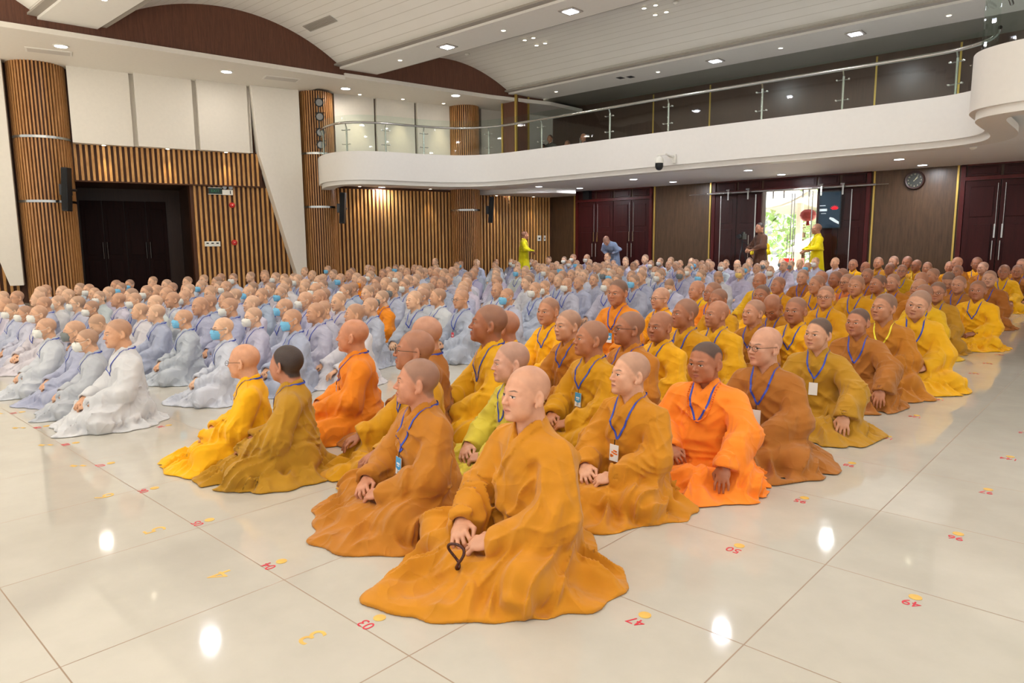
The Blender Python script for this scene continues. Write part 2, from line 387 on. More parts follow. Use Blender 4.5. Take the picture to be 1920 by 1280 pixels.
# face masks and glasses live in head coordinates
def make_mask(name, mats, kind='surgical', w=1.0):
    nu, nv = 21, 13; vs = []; fs = []
    sdh = lambda p: head_sdf(p, w, 1, 1)
    for j in range(nv):
        v = j / (nv - 1); z = -.012 - v * .093
        for i in range(nu):
            u = i / (nu - 1) * 2 - 1; a = u * (1.12 if kind == 'surgical' else 1.0) * (1 - .22 * abs(v - .45) * 2)
            # ray from head axis
            dx, dy = math.sin(a), -math.cos(a); rr = np.linspace(.03, .16, 90)
            p = np.column_stack([dx * rr, -.012 + dy * rr, np.full(90, z)]); d = sdh(p); k = int(np.argmax(d > .0025)); r = rr[k]
            bulge = (.016 if kind == 'surgical' else .030) * math.cos(u * 1.45) ** 1.2 * math.sin(math.pi * min(max(v * .92 + .04, 0), 1)) ** .6
            r = min(r, .085 + .012) * .35 + .65 * max(.0, (.052 + .046 * math.cos(a) ** 2)) if abs(u) < .5 else r
            r = max(r, rr[k]) + bulge
            pl = .0016 * math.sin(v * 26) if kind == 'surgical' else 0
            vs.append((dx * (r + pl), -.012 + dy * (r + pl), z + (.008 * math.cos(u * 1.5) if v < .1 else 0)))
    for j in range(nv - 1):
        for i in range(nu - 1): fs.append((j * nu + i, (j + 1) * nu + i, (j + 1) * nu + i + 1, j * nu + i + 1))
    vs = np.array(vs); fs = np.array(fs)
    vin = vs * V(.975, .975, 1); n = len(vs)
    fs2 = fs[:, ::-1] + n
    L = [(np.concatenate([vs, vin]), np.concatenate([fs, fs2]))]
    ring = [j * nu for j in range(nv)] + [(nv - 1) * nu + i for i in range(1, nu)] + [j * nu + nu - 1 for j in range(nv - 2, -1, -1)] + [i for i in range(nu - 2, 0, -1)]
    rf = [(ring[k], ring[k] + n, ring[(k + 1) % len(ring)] + n, ring[(k + 1) % len(ring)]) for k in range(len(ring))]
    L[0] = (L[0][0], np.concatenate([L[0][1], np.array(rf)]))
    for s in (0, nu - 1):
        a = vs[nu + s]; b = vs[(nv - 2) * nu + s]; sg = -1 if s == 0 else 1
        pth = [a, V(sg * .080 * w, -.022, -.006), V(sg * .087 * w, .006, .016), V(sg * .086 * w, .034, -.008), V(sg * .081 * w, .018, -.04), b]
        P2 = []
        for i in range(len(pth) - 1):
            for t in (0, .34, .67): P2.append(V(*pth[i]) * (1 - t) + V(*pth[i + 1]) * t)
        P2.append(V(*pth[-1])); L.append(tube_pts(P2, .0016, 5))
    v, f = join_np(L)
    return mesh_np(name, v, f, mats)
def make_glasses(name, mat, w=1.0):
    L = []
    for s in (-1, 1):
        cx = s * .0325 * w
        ring = [V(cx + .0225 * math.cos(t) * (1 + .06 * math.cos(2 * t)), -.104 + .10 * abs(cx + .02 * math.cos(t) - 0) * .12 + .0, -.006 + .0165 * math.sin(t)) for t in np.linspace(0, 2 * math.pi, 22, endpoint=False)]
        L.append(tube_pts(ring, .0014, 5, True))
        L.append(tube_pts([V(s * .055 * w, -.102, -.001), V(s * .070 * w, -.092, .001), V(s * .0835 * w, -.03, .002), V(s * .086 * w, .018, .0), V(s * .084 * w, .036, -.012)], .0015, 5))
    L.append(tube_pts([V(-.011, -.105, -.001), V(0, -.108, .001), V(.011, -.105, -.001)], .0014, 5))
    v, f = join_np(L); return mesh_np(name, v, f, mat)
# ---------------------------------------------------------------- object helpers
SC = bpy.context.scene; COL = SC.collection
def tag(o, label=None, cat=None, group=None, kind=None):
    if label: o['label'] = label
    if cat: o['category'] = cat
    if group: o['group'] = group
    if kind: o['kind'] = kind
    return o
def ob(name, data, parent=None, M=None):
    o = bpy.data.objects.new(name, data); COL.objects.link(o)
    if parent is not None: o.parent = parent
    if M is not None: o.matrix_local = M
    return o
def empty(name, loc=(0, 0, 0), rz=0):
    o = ob(name, None); o.location = loc; o.rotation_euler = (0, 0, rz); o.empty_display_size = .1; return o
class MB:
    def __init__(s): s.v = []; s.f = []; s.mi = []; s.cur = 0
    def add(s, vs, fs):
        o = len(s.v); s.v += [tuple(v) for v in vs]; s.f += [tuple(o + i for i in f) for f in fs]; s.mi += [s.cur] * len(fs); return s
    def box(s, x0, y0, z0, x1, y1, z1, M=None):
        vs = [(x, y, z) for z in (z0, z1) for (x, y) in ((x0, y0), (x1, y0), (x1, y1), (x0, y1))]
        if M is not None: vs = [M(*v) for v in vs]
        fs = [(3, 2, 1, 0), (4, 5, 6, 7), (0, 1, 5, 4), (1, 2, 6, 5), (2, 3, 7, 6), (3, 0, 4, 7)]
        return s.add(vs, fs)
    def prism(s, poly, z0, z1, M=None):     # polygon (x,y) extruded in z
        n = len(poly); vs = [(p[0], p[1], z0) for p in poly] + [(p[0], p[1], z1) for p in poly]
        if M is not None: vs = [M(*v) for v in vs]
        return s.add(vs, [tuple(range(n - 1, -1, -1)), tuple(range(n, 2 * n))] + [(i, (i + 1) % n, n + (i + 1) % n, n + i) for i in range(n)])
    def cyl(s, a, b, ra, rb=None, n=16, caps=True):
        rb = ra if rb is None else rb; a = Vector(a); b = Vector(b); t = (b - a).normalized()
        u = t.cross(Vector((0, 0, 1)) if abs(t.z) < .9 else Vector((1, 0, 0))).normalized(); w = t.cross(u)
        vs = [a + ra * (math.cos(2 * math.pi * k / n) * u + math.sin(2 * math.pi * k / n) * w) for k in range(n)] + [b + rb * (math.cos(2 * math.pi * k / n) * u + math.sin(2 * math.pi * k / n) * w) for k in range(n)]
        fs = [(k, (k + 1) % n, n + (k + 1) % n, n + k) for k in range(n)]
        if caps: fs += [tuple(range(n - 1, -1, -1)), tuple(range(n, 2 * n))]
        return s.add(vs, fs)
    def lathe(s, prof, c=(0, 0, 0), n=20, M=None):
        vs = [(c[0] + r * math.cos(2 * math.pi * k / n), c[1] + r * math.sin(2 * math.pi * k / n), c[2] + z) for r, z in prof for k in range(n)]
        if M is not None: vs = [M(*v) for v in vs]
        fs = [(i * n + k, i * n + (k + 1) % n, (i + 1) * n + (k + 1) % n, (i + 1) * n + k) for i in range(len(prof) - 1) for k in range(n)]
        return s.add(vs, fs)
    def tube(s, pts, r, n=8, closed=False):
        v, f = tube_pts(pts, r, n, closed); return s.add([tuple(q) for q in v], [tuple(int(i) for i in q) for q in f])
    def build(s, name, mats, parent=None, M=None, smooth=False, bevel=0):
        me = bpy.data.meshes.new(name); me.from_pydata(s.v, [], s.f)
        for m in (mats if isinstance(mats, list) else [mats]): me.materials.append(m)
        me.polygons.foreach_set('material_index', s.mi)
        if smooth:
            me.polygons.foreach_set('use_smooth', [True] * len(s.f))
        bm = bmesh.new(); bm.from_mesh(me); bmesh.ops.recalc_face_normals(bm, faces=bm.faces); bm.to_mesh(me); bm.free()
        me.update(); o = ob(name, me, parent, M)
        if smooth == 'auto':
            me.polygons.foreach_set('use_smooth', [True] * len(s.f)); bpy_auto(me)
        if bevel:
            b = o.modifiers.new('bevel', 'BEVEL'); b.width = bevel; b.segments = 2; b.limit_method = 'ANGLE'
        return o
def bpy_auto(me):
    me.update()
    e = me.edges; cnt = {}
    nrm = [p.normal.copy() for p in me.polygons]; ef = {}
    for p in me.polygons:
        for k in p.edge_keys: ef.setdefault(k, []).append(p.index)
    for ed in e:
        l = ef.get(tuple(sorted(ed.vertices)), [])
        if len(l) == 2 and nrm[l[0]].angle(nrm[l[1]], 0) > .7: ed.use_edge_sharp = True
def copy_tree(o, parent=None):
    c = o.copy(); COL.objects.link(c)
    if parent is not None: c.parent = parent
    for ch in list(o.children): copy_tree(ch, c)
    return c
def struct(o): o['kind'] = 'structure'; return o
def text(name, body, size, mat, parent=None, M=None, ext=.0005):
    cu = bpy.data.curves.new(name, 'FONT'); cu.body = body; cu.size = size; cu.extrude = ext; cu.align_x = 'CENTER'; cu.align_y = 'CENTER'
    cu.materials.append(mat); t = ob(name, cu); bpy.context.view_layer.update(); me = bpy.data.meshes.new_from_object(t.evaluated_get(bpy.context.evaluated_depsgraph_get())); me.name = name
    bpy.data.objects.remove(t); bpy.data.curves.remove(cu); return ob(name, me, parent, M)

# ---------------------------------------------------------------- materials
M_ = {}
def tile_floor():
    k = NT('polished_tile'); tc = k.n('TexCoord').outputs['Object']; sp = k.n('SeparateXYZ'); k.set(sp.inputs[0], tc)
    def line(c, off):
        f = k.math('FRACT', k.math('DIVIDE', k.math('ADD', c, off), .75)); d = k.math('MINIMUM', f, k.math('SUBTRACT', 1, f)); return k.step(d, .0042, .0020)
    ln = k.math('MAXIMUM', line(sp.outputs[0], 75 + 1.61), line(sp.outputs[1], 75 - 1.27))
    n = k.noise(tc, .8, 4, .6); n2 = k.noise(tc, 5, 5, .6)
    col = k.mix(k.step(k.math('ADD', k.math('MULTIPLY', n, .6), k.math('MULTIPLY', n2, .4)), .3, .7), L((186, 181, 170)), L((198, 193, 182)))
    k.p('Base Color', k.mix(ln, col, L((150, 128, 108)))); k.p('Roughness', k.math('ADD', .055, k.math('MULTIPLY', ln, .4))); k.p('Specular IOR Level', .55)
    k.bump(k.math('ADD', k.math('MULTIPLY', n2, .02), k.math('MULTIPLY', ln, -1)), .15, .002)
    return k.m
def wood(name, c1, c2, rough=.45, sc=1.0, spec=.4, per=0.0):
    k = NT(name); tc = k.n('TexCoord').outputs['Object']; mp = k.n('Mapping'); k.set(mp.inputs[0], tc); mp.inputs['Scale'].default_value = (9 * sc, 9 * sc, .7 * sc)
    n = k.noise(mp.outputs[0], 3.2, 6, .65); n2 = k.noise(mp.outputs[0], 14, 3)
    col = k.mix(k.step(k.math('ADD', k.math('MULTIPLY', n, .75), k.math('MULTIPLY', n2, .25)), .32, .68), L(c1), L(c2))
    k.p('Base Color', col); k.p('Roughness', k.math('ADD', rough - .05, k.math('MULTIPLY', n, .1))); k.p('Specular IOR Level', spec); k.bump(n2, .08, .002); return k.m
def plank_white():
    k = NT('white_planks'); tc = k.n('TexCoord').outputs['Object']; sp = k.n('SeparateXYZ'); k.set(sp.inputs[0], tc)
    f = k.math('FRACT', k.math('DIVIDE', k.math('ADD', sp.outputs[1], 50), .21)); d = k.math('MINIMUM', f, k.math('SUBTRACT', 1, f)); ln = k.step(d, .045, .02)
    n = k.noise(tc, 2, 3)
    k.p('Base Color', k.mix(ln, k.mix(n, L((240, 236, 228)), L((246, 242, 235))), L((216, 210, 200)))); k.p('Roughness', .55); k.bump(ln, -.3, .01); return k.m
def glass(name, tint=(.93, .97, .95), alpha=.9):
    k = NT(name); t = k.t; out = t.nodes['Material Output']
    tr = k.n('BsdfTransparent'); tr.inputs[0].default_value = tint + (1,); gl = k.n('BsdfGlossy'); gl.inputs['Roughness'].default_value = .02; gl.inputs[0].default_value = (1, 1, 1, 1)
    fr = k.n('Fresnel'); fr.inputs[0].default_value = 1.5; mx = k.n('MixShader'); k.set(mx.inputs[0], k.math('MULTIPLY', k.math('MULTIPLY', fr.outputs[0], alpha), k.math('SUBTRACT', 1, k.n('NewGeometry').outputs['Backfacing']))); t.links.new(tr.outputs[0], mx.inputs[1]); t.links.new(gl.outputs[0], mx.inputs[2])
    t.links.new(mx.outputs[0], out.inputs[0]); return k.m
def mk():
    M_['floor'] = tile_floor(); M_['slat'] = wood('slat_oak', (176, 122, 62), (222, 172, 108), .45); M_['slat_red'] = wood('slat_teak', (158, 108, 62), (202, 150, 98), .4)
    M_['back'] = wood('dark_backing', (70, 38, 18), (86, 50, 26), .6); M_['brown'] = wood('brown_laminate', (66, 48, 33), (86, 64, 45), .35, 1.0); M_['arch'] = wood('arch_walnut', (84, 50, 36), (106, 66, 48), .5)
    M_['mahog'] = wood('mahogany', (66, 18, 18), (86, 26, 24), .3, .6, .3); M_['mahog2'] = wood('dark_mahogany', (46, 14, 14), (60, 20, 19), .38, .6, .22)
    M_['upper'] = wood('dark_upper_panel', (62, 46, 38), (78, 58, 48), .3); M_['white'] = plain('white_plaster', (232, 226, 216), .6, noise=.015); M_['fascia'] = plain('white_fascia', (234, 231, 226), .45, noise=.01)
    M_['ceil'] = plain('ceiling_paint', (238, 234, 227), .6, noise=.01); M_['under'] = plain('white_soffit', (250, 250, 250), .6); M_['grey'] = plain('dimmed_soffit', (120, 118, 108), .6, noise=.03); M_['plank'] = plank_white(); M_['groove'] = plain('groove_grey', (160, 152, 142), .7)
    M_['gold'] = plain('brass_strip', (206, 176, 92), .3, .6); M_['steel'] = plain('brushed_steel', (200, 200, 196), .22, 1.0); M_['black'] = plain('black_plastic', (16, 18, 22), .45); M_['dk'] = plain('dark_grey_metal', (60, 60, 62), .4, .6)
    M_['wplastic'] = plain('white_plastic', (236, 234, 226), .35); M_['red'] = plain('red_plastic', (196, 36, 34), .3); M_['green'] = plain('green_sign', (10, 46, 34), .35); M_['vent'] = plain('vent_grey', (172, 166, 158), .5)
    M_['lamp'] = plain('lamp_led', (255, 255, 255), .4, emit=(236, 240, 255), es=22); M_['lampw'] = plain('lamp_warm', (255, 250, 240), .4, emit=(255, 240, 214), es=14)
    M_['glass'] = glass('railing_glass', (.93, .97, .95), .6); M_['rgl'] = glass('door_glass', (.93, .95, .94), .35); M_['redink'] = plain('red_sticker', (206, 30, 54), .4); M_['yink'] = plain('yellow_sticker', (222, 178, 84), .4, noise=.1)
    M_['lens'] = plain('lamp_lens_grey', (150, 150, 150), .2, .2); M_['leaf'] = plain('leaves', (170, 200, 140), .6, noise=.3); M_['leaf2'] = plain('leaves_light', (212, 224, 190), .6, noise=.25)
    M_['pave'] = plain('paving', (214, 206, 196), .8, noise=.06); M_['hatch'] = plain('hatch_grey', (206, 200, 192), .6); M_['roof'] = plain('roof_tile_pale', (206, 196, 188), .7, noise=.06); M_['trunk'] = plain('bark', (92, 70, 52), .9, noise=.2); M_['orangewall'] = plain('orange_plaster', (214, 128, 84), .8, noise=.05)
    M_['lantern'] = plain('lantern_silk', (238, 92, 84), .5, noise=.1); M_['screen'] = plain('screen_face', (22, 40, 56), .15, emit=(40, 66, 88), es=.25)
mk()

# ---------------------------------------------------------------- the hall: x to the right along the door wall, y towards it
LO = (-17.3, 11.4); LD = (.2785, .9604); LN = (.9604, -.2785)
def LW(s, o, z): return (LO[0] + LD[0] * s + LN[0] * o, LO[1] + LD[1] * s + LN[1] * o, z)
LWROT = math.atan2(LD[1], LD[0])
YW = 18.6; ZS = 5.35; ZC = 5.6
struct(MB().add([(-24, -9, 0), (8, -9, 0), (8, YW + .3, 0), (-24, YW + .3, 0)], [(0, 1, 2, 3)]).build('floor', M_['floor']))
# left wall body with the doorway cut through
m = MB()
m.box(-16.3, -.3, 0, -6.2, 0, ZS + .3, LW); m.box(-6.2, -.3, 2.83, -3.67, 0, ZS + .3, LW); m.box(-3.67, -.3, 0, 7.55, 0, ZS + .3, LW)
wl = struct(m.build('wall_left', M_['back']))
m = MB(); m.box(-6.35, -2.3, 0, -6.2, -.3, 2.95, LW); m.box(-3.67, -2.3, 0, -3.5, -.3, 2.95, LW); m.box(-6.35, -2.3, 2.83, -3.5, -.3, 2.95, LW); m.box(-6.35, -2.45, 0, -3.5, -2.3, 2.95, LW)
struct(m.build('wall_lobby', wood('lobby_brown', (52, 30, 18), (62, 38, 24), .4)))
def slats(name, segs, mat, pitch=.115, w=.055, dp=.045, parent=None):
    m = MB()
    for (s0, s1, z0, z1, o0) in segs:
        n = int((s1 - s0) / pitch)
        for i in range(n):
            s = s0 + (i + .5) * (s1 - s0) / n
            zz0 = z0(s) if callable(z0) else z0
            m.box(s - w / 2, o0, zz0, s + w / 2, o0 + dp, z1, LW)
    return m.build(name, mat, parent)
struct(slats('trim_1', [(-6.15, -1.95, 2.83, 3.66, .12)], M_['slat']))
m = MB(); m.box(-6.15, 0, 2.80, -1.9, .12, 3.7, LW); m.box(-6.15, .12, 2.80, -1.9, .17, 2.83, LW); struct(m.build('trim_2', M_['back']))
struct(slats('trim_3', [(-3.62, -1.0, 0, 2.8, 0)], M_['slat']))
struct(slats('trim_4', [(.0, 3.72, 0, 2.86, .0), (4.62, 7.45, 0, 2.86, .0)], M_['slat']))
struct(slats('trim_5', [(-13.0, -8.4, 0, 3.66, .0), (-9.2, -7.4, 0, 3.66, 0)], M_['slat']))
# white upper panels, each stepping out over the next
m = MB()
def panel(s0, s1, z0, z1, oa, obk):
    m.prism([(s0, 0), (s1, 0), (s1, obk), (s0, oa)], z0, z1, LW)
for s0, s1 in ((-6.12, -4.87), (-4.77, -3.5), (-3.40, -2.2)): panel(s0, s1, 3.66, ZS, .42, .30)
m.box(-6.12, 0, 3.68, -2.1, .16, ZS, LW)
for s0, s1 in ((.12, 1.3), (1.36, 2.55), (2.61, 3.7), (4.75, 5.9), (5.96, 7.5)): panel(s0, s1, 3.2, ZS + .1, .18, .10)
struct(m.build('trim_6', M_['white']))
def fin(s):
    m = MB(); P = [(-2.12, ZS), (-.9, ZS), (-.9, .42), (-1.16, .42), (-2.0, 3.62)]
    m.add([LW(s + a, o, z) for o in (0.02, .42) for a, z in P], [(4, 3, 2, 1, 0), (5, 6, 7, 8, 9)] + [(i, (i + 1) % 5, 5 + (i + 1) % 5, 5 + i) for i in range(5)])
    return m
struct(fin(0).build('trim_7', M_['white'], bevel=.008)); struct(fin(-6.42).build('trim_8', M_['white'], bevel=.008))
def column(s0, s1, ztop, label, bands=(2.28, 3.7)):
    r = (s1 - s0) / 2; c = (s0 + s1) / 2; root = empty('slatted_column', LW(c, 0, 0)); inv = Matrix.Translation(Vector(LW(c, 0, 0))).inverted()
    def P(s, o, z): return tuple(inv @ Vector(LW(s, o, z)))
    dp = .62
    m = MB(); core = [(c - r * 1.0, 0)] + [(c - math.cos(t) * (r - .04), (dp - .04) * math.sin(t)) for t in np.linspace(0.02, math.pi - .02, 28)] + [(c + r, 0)]
    m.prism(core, 0, ztop, P); m.build('core', M_['back'], root)
    m = MB(); n = 24
    for i in range(n):
        t = math.pi * (i + .6) / (n + .2); dt = .030
        a, b = t - dt, t + dt
        m.prism([(c - math.cos(a) * (r - .05), (dp - .05) * math.sin(a)), (c - math.cos(a) * r, dp * math.sin(a)), (c - math.cos(b) * r, dp * math.sin(b)), (c - math.cos(b) * (r - .05), (dp - .05) * math.sin(b))], 0, ztop, P)
    m.build('slat_cladding', M_['slat_red'], root)
    for zb in bands:
        if zb < ztop:
            m = MB(); k = 28; out = [(c - math.cos(t) * (r + .012), (dp + .012) * math.sin(t)) for t in np.linspace(0.03, math.pi - .03, k)]; inn = [(c - math.cos(t) * (r - .01), (dp - .01) * math.sin(t)) for t in np.linspace(0.03, math.pi - .03, k)]
            for i in range(k - 1): m.prism([out[i], out[i + 1], inn[i + 1], inn[i]], zb, zb + .055, P)
            m.build('steel_band', M_['steel'], root)
    root['kind'] = 'structure'; return root
column(-7.28, -6.15, ZS, ''); column(-.88, .1, ZS, ''); column(3.72, 4.66, ZS + .1, '')
# door wall (far wall) : lower zone and upper zone
m = MB(); m.box(-18.6, YW, 0, -7.9, YW + .25, 6.2); m.box(-7.9, YW, 2.62, -6.47, YW + .25, 6.2); m.box(-6.47, YW, 0, 8, YW + .25, 6.2)
struct(m.build('wall_far', M_['brown']))
def strip(x, z0=0, z1=2.97):
    return MB().box(x - .02, YW - .03, z0, x + .02, YW, z1).build('trim_9', M_['gold'])
for x in (-14.2, -11.2, -9.4, -5.15, -3.42): struct(strip(x))
for x in (-11.3, -9.5, -5.26, -3.55): struct(strip(x, 3.0, 5.58))
m = MB(); m.box(-15.6, YW - .02, 3.0, 8, YW, 5.6); struct(m.build('wall_gallery', M_['upper']))
def handle_pair(root, x, z, y=YW - .12, h=.42):
    m = MB(); m.cyl((x, y, z - h / 2), (x, y, z + h / 2), .013, n=8); m.cyl((x, y, z - h / 3), (x, y + .07, z - h / 3), .009, n=6); m.cyl((x, y, z + h / 3), (x, y + .07, z + h / 3), .009, n=6)
    return m.build('handle', M_['steel'], root)
def door_unit(name, x0, x1, leaves, skip=(), handles=True, label=None):
    root = empty(name, (0, 0, 0)); root['kind'] = 'structure'
    m = MB(); y0 = YW - .06
    m.box(x0, y0, 0, x0 + .09, YW, 2.95); m.box(x1 - .09, y0, 0, x1, YW, 2.95); m.box(x0, y0, 2.9, x1, YW, 2.95); m.box(x0, y0 - .02, 2.58, x1, YW, 2.66)
    n = len(leaves) - 1
    m.build('door_frame', M_['mahog'], root)
    m = MB()
    for a, b in zip(leaves[:-1], leaves[1:]):     # transom panels
        m.box(a + .03, YW - .035, 2.67, b - .03, YW, 2.89); m.box(a + .09, YW - .05, 2.71, b - .09, YW - .03, 2.85)
    m.build('transom', M_['mahog2'], root, bevel=.006)
    for i, (a, b) in enumerate(zip(leaves[:-1], leaves[1:])):
        if i in skip: continue
        m = MB(); m.box(a + .008, YW - .045, .01, b - .008, YW, 2.57)
        for (z0, z1) in ((.14, .42), (.54, 1.62), (1.78, 2.44)): m.box(a + .12, YW - .062, z0, b - .12, YW - .04, z1)
        lf = m.build('door_leaf', M_['mahog2'], root, bevel=.008)
        if handles:
            xs = (b - .07) if i % 2 == 0 else (a + .07)
            handle_pair(lf, xs, 1.05); mm = MB(); mm.cyl((xs + .02, YW - .055, 1.4), (xs + .02, YW - .055, 2.5), .006, n=6); mm.box(xs, YW - .07, 1.32, xs + .03, YW - .045, 1.62); mm.build('bolt', M_['steel'], lf)
    return root
door_unit('door_1', -14.12, -11.27, [-14.03, -13.34, -12.66, -12.0, -11.36])
door_unit('door_2', -9.33, -5.22, [-9.24, -8.6, -7.9, -6.47, -5.92, -5.31], skip=(2,), handles=False)
door_unit('door_3', -3.36, -.4, [-3.27, -2.6, -1.9, -1.2, -.5])
# inner leaves in the lobby doorway on the left wall
LOBBY = wood('lobby_door', (34, 12, 10), (44, 17, 14), .5, .6, .12); root = empty('door_4', LW(-5.0, -2.28, 0), LWROT); root['kind'] = 'structure'
for i in range(4):
    m = MB(); a = -1.1 + i * .52; m.box(a, -.0, .01, a + .5, -.05, 2.5)
    for z0, z1 in ((.2, .9), (1.05, 2.3)): m.box(a + .09, -.07, z0, a + .41, -.04, z1)
    lf = m.build('door_leaf', LOBBY, root, bevel=.006)
    m = MB(); m.cyl((a + (.46 if i % 2 == 0 else .04), -.12, .95), (a + (.46 if i % 2 == 0 else .04), -.12, 1.4), .012, n=8); m.build('handle', M_['steel'], lf)
# ceiling : flat beams and vaults running along x
ARC = [(-17.1, -4.5), (-16.3, 3.7), (-15.35, 10.5), (-14.55, 15.0), (-14.1, 17.0)]
def arcx(y):
    for (x0, y0), (x1, y1) in zip(ARC[:-1], ARC[1:]):
        if y <= y1: return x0 + (x1 - x0) * (y - y0) / (y1 - y0)
    return ARC[-1][0]
BEAMS = [(-2.1, -1.05), (4.3, 5.3), (10.5, 11.5), (15.65, 16.95)]
VAULTS = [(-4.5, -2.1, .3), (-1.05, 4.3, .86), (5.3, 10.5, .84), (11.5, 15.65, .62)]
XR = 6.5
for i, (a, b) in enumerate(BEAMS):
    x0a, x0b = arcx(a), arcx(b)
    m = MB(); m.prism([(x0a - .02, a), (XR, a), (XR, b), (x0b - .02, b)], ZC, ZC + .16)
    struct(m.build('ceiling' if i == 0 else 'ceiling_beam', M_['ceil']))
def vz(y, v):
    a, b, r = v; h = (b - a) / 2; R = (h * h + r * r) / (2 * r); t = y - (a + b) / 2; return ZC + .08 + math.sqrt(R * R - t * t) - (R - r)
for v in VAULTS:
    ys = np.linspace(v[0], v[1], 34); m = MB(); vs = []
    for y in ys:
        z = vz(y, v); vs += [(arcx(y), y, z), (XR, y, z), (XR, y, z + .1), (arcx(y), y, z + .1)]
    fs = []
    for i in range(len(ys) - 1):
        for k in range(4): fs.append((i * 4 + k, i * 4 + (k + 1) % 4, i * 4 + 4 + (k + 1) % 4, i * 4 + 4 + k))
    m.add(vs, fs); o = m.build('ceiling_vault', M_['plank']); struct(o)
    for yy in (v[0], v[1]):
        s = 1 if yy == v[0] else -1; m = MB(); m.prism([(arcx(yy), yy), (XR, yy), (XR, yy + s * .16), (arcx(yy), yy + s * .16)], ZC + .05, ZC + .09); struct(m.build('trim_10', M_['groove']))
# arch wall above the left soffit, and the soffit itself
m = MB(); vs = []; ysl = []
for y in np.linspace(-4.4, 16.9, 190):
    top = ZC + .02
    for v in VAULTS:
        if v[0] <= y <= v[1]: top = vz(y, v) + .03
    ysl.append((y, top))
for y, t in ysl: x = arcx(y); zb = ZS + (.04 if y < 10.6 else .12); vs += [(x, y, zb), (x, y, t), (x - .1, y, t), (x - .1, y, zb)]
fs = []
for i in range(len(ysl) - 1):
    for k in range(4): fs.append((i * 4 + k, i * 4 + (k + 1) % 4, i * 4 + 4 + (k + 1) % 4, i * 4 + 4 + k))
m.add(vs, fs); struct(m.build('wall_arch', M_['arch']))
m = MB(); pts = [(arcx(y) + .06, y) for y in (-4.5, 3.7, 10.6)]; m.prism(pts + [LW(-.8, -.3, 0)[:2], LW(-16.2, -.3, 0)[:2]], ZS, ZS + .1)
struct(m.build('ceiling_soffit', M_['white']))
m = MB(); m.prism([(arcx(10.6) + .06, 10.6), (arcx(15) + .06, 15.0), (-13.9, 17.0), (-13.9, YW), LW(7.5, -.2, 0)[:2], LW(-.8, -.3, 0)[:2]], ZS + .06, ZS + .16); struct(m.build('ceiling_soffit', M_['white']))
m = MB(); m.prism([(-15.6, 16.95), (XR, 16.95), (XR, YW + .1), (-15.6, YW + .1)], ZC + .02, ZC + .1); struct(m.build('ceiling_gallery', M_['grey']))  # dim light over the gallery is put into this ceiling's grey colour
# balcony
CURVE = [(-16.9, 10.75), (-16.4, 10.45), (-15.9, 10.25), (-15.4, 10.15), (-14.95, 10.2), (-14.6, 10.42), (-14.35, 10.8), (-14.2, 11.2), (-14.1, 11.6), (-13.95, 12.1), (-13.72, 12.6), (-13.35, 13.0), (-12.85, 13.22), (-12.3, 13.3), (-11.5, 13.3), (-10, 13.28), (-8, 13.2), (-6, 13.2), (-4, 13.24), (-2.9, 13.25), (-2.45, 13.15), (-2.15, 12.9), (-2.0, 12.5), (-1.95, 12.0), (-1.95, 11.2), (-1.93, 10.75), (-1.8, 10.4), (-1.5, 10.2), (-1.1, 10.12), (6, 10.1)]
def offs(poly, d):
    out = []
    for i, p in enumerate(poly):
        a = poly[max(0, i - 1)]; b = poly[min(len(poly) - 1, i + 1)]; t = (b[0] - a[0], b[1] - a[1]); l = math.hypot(*t); out.append((p[0] + t[1] / l * d, p[1] - t[0] / l * d))
    return out
# smooth the curve
def chaikin(p, n=2):
    for _ in range(n):
        q = [p[0]]
        for a, b in zip(p[:-1], p[1:]): q += [(a[0] * .75 + b[0] * .25, a[1] * .75 + b[1] * .25), (a[0] * .25 + b[0] * .75, a[1] * .25 + b[1] * .75)]
        p = q + [p[-1]]
    return p
CV = chaikin(CURVE)
def ribbon(m, poly, d0, d1, z0, z1):
    A = offs(poly, d0); Bp = offs(poly, d1); vs = []; fs = []
    for (ax, ay), (bx, by) in zip(A, Bp): vs += [(ax, ay, z0), (ax, ay, z1), (bx, by, z1), (bx, by, z0)]
    for i in range(len(poly) - 1):
        for k in range(4): fs.append((i * 4 + k, i * 4 + (k + 1) % 4, i * 4 + 4 + (k + 1) % 4, i * 4 + 4 + k))
    m.add(vs, fs); m.add([vs[0], vs[1], vs[2], vs[3]], [(0, 1, 2, 3)])
bal = empty('balcony_front', (0, 0, 0)); bal['kind'] = 'structure'
m = MB(); ribbon(m, CV, .0, -.16, 2.86, 3.55); o = m.build('fascia', M_['fascia'], bal); o.data.polygons.foreach_set('use_smooth', [True] * len(o.data.polygons)); bpy_auto(o.data)
m = MB(); ribbon(m, CV, -.07, -.4, 2.76, 2.86); o = m.build('lip', M_['fascia'], bal); o.data.polygons.foreach_set('use_smooth', [True] * len(o.data.polygons)); bpy_auto(o.data)
m = MB(); inn = offs(CV, -.15); poly = inn + [(6, YW), (-15.2, YW), LW(7.4, -.1, 0)[:2], LW(-.6, -.1, 0)[:2]]
m.prism(poly, 2.93, 3.05); struct(m.build('ceiling_balcony', M_['under']))
m = MB(); m.prism([(-14.1, YW - .1), (-13.4, 17.6), (-13.6, 16.9), (-14.6, 16.2), (-15.5, 16.0), LW(4.7, .1, 0)[:2], LW(7.4, .0, 0)[:2], (-15.2, YW - .1)], 2.80, 2.93); struct(m.build('ceiling_drop', M_['fascia']))
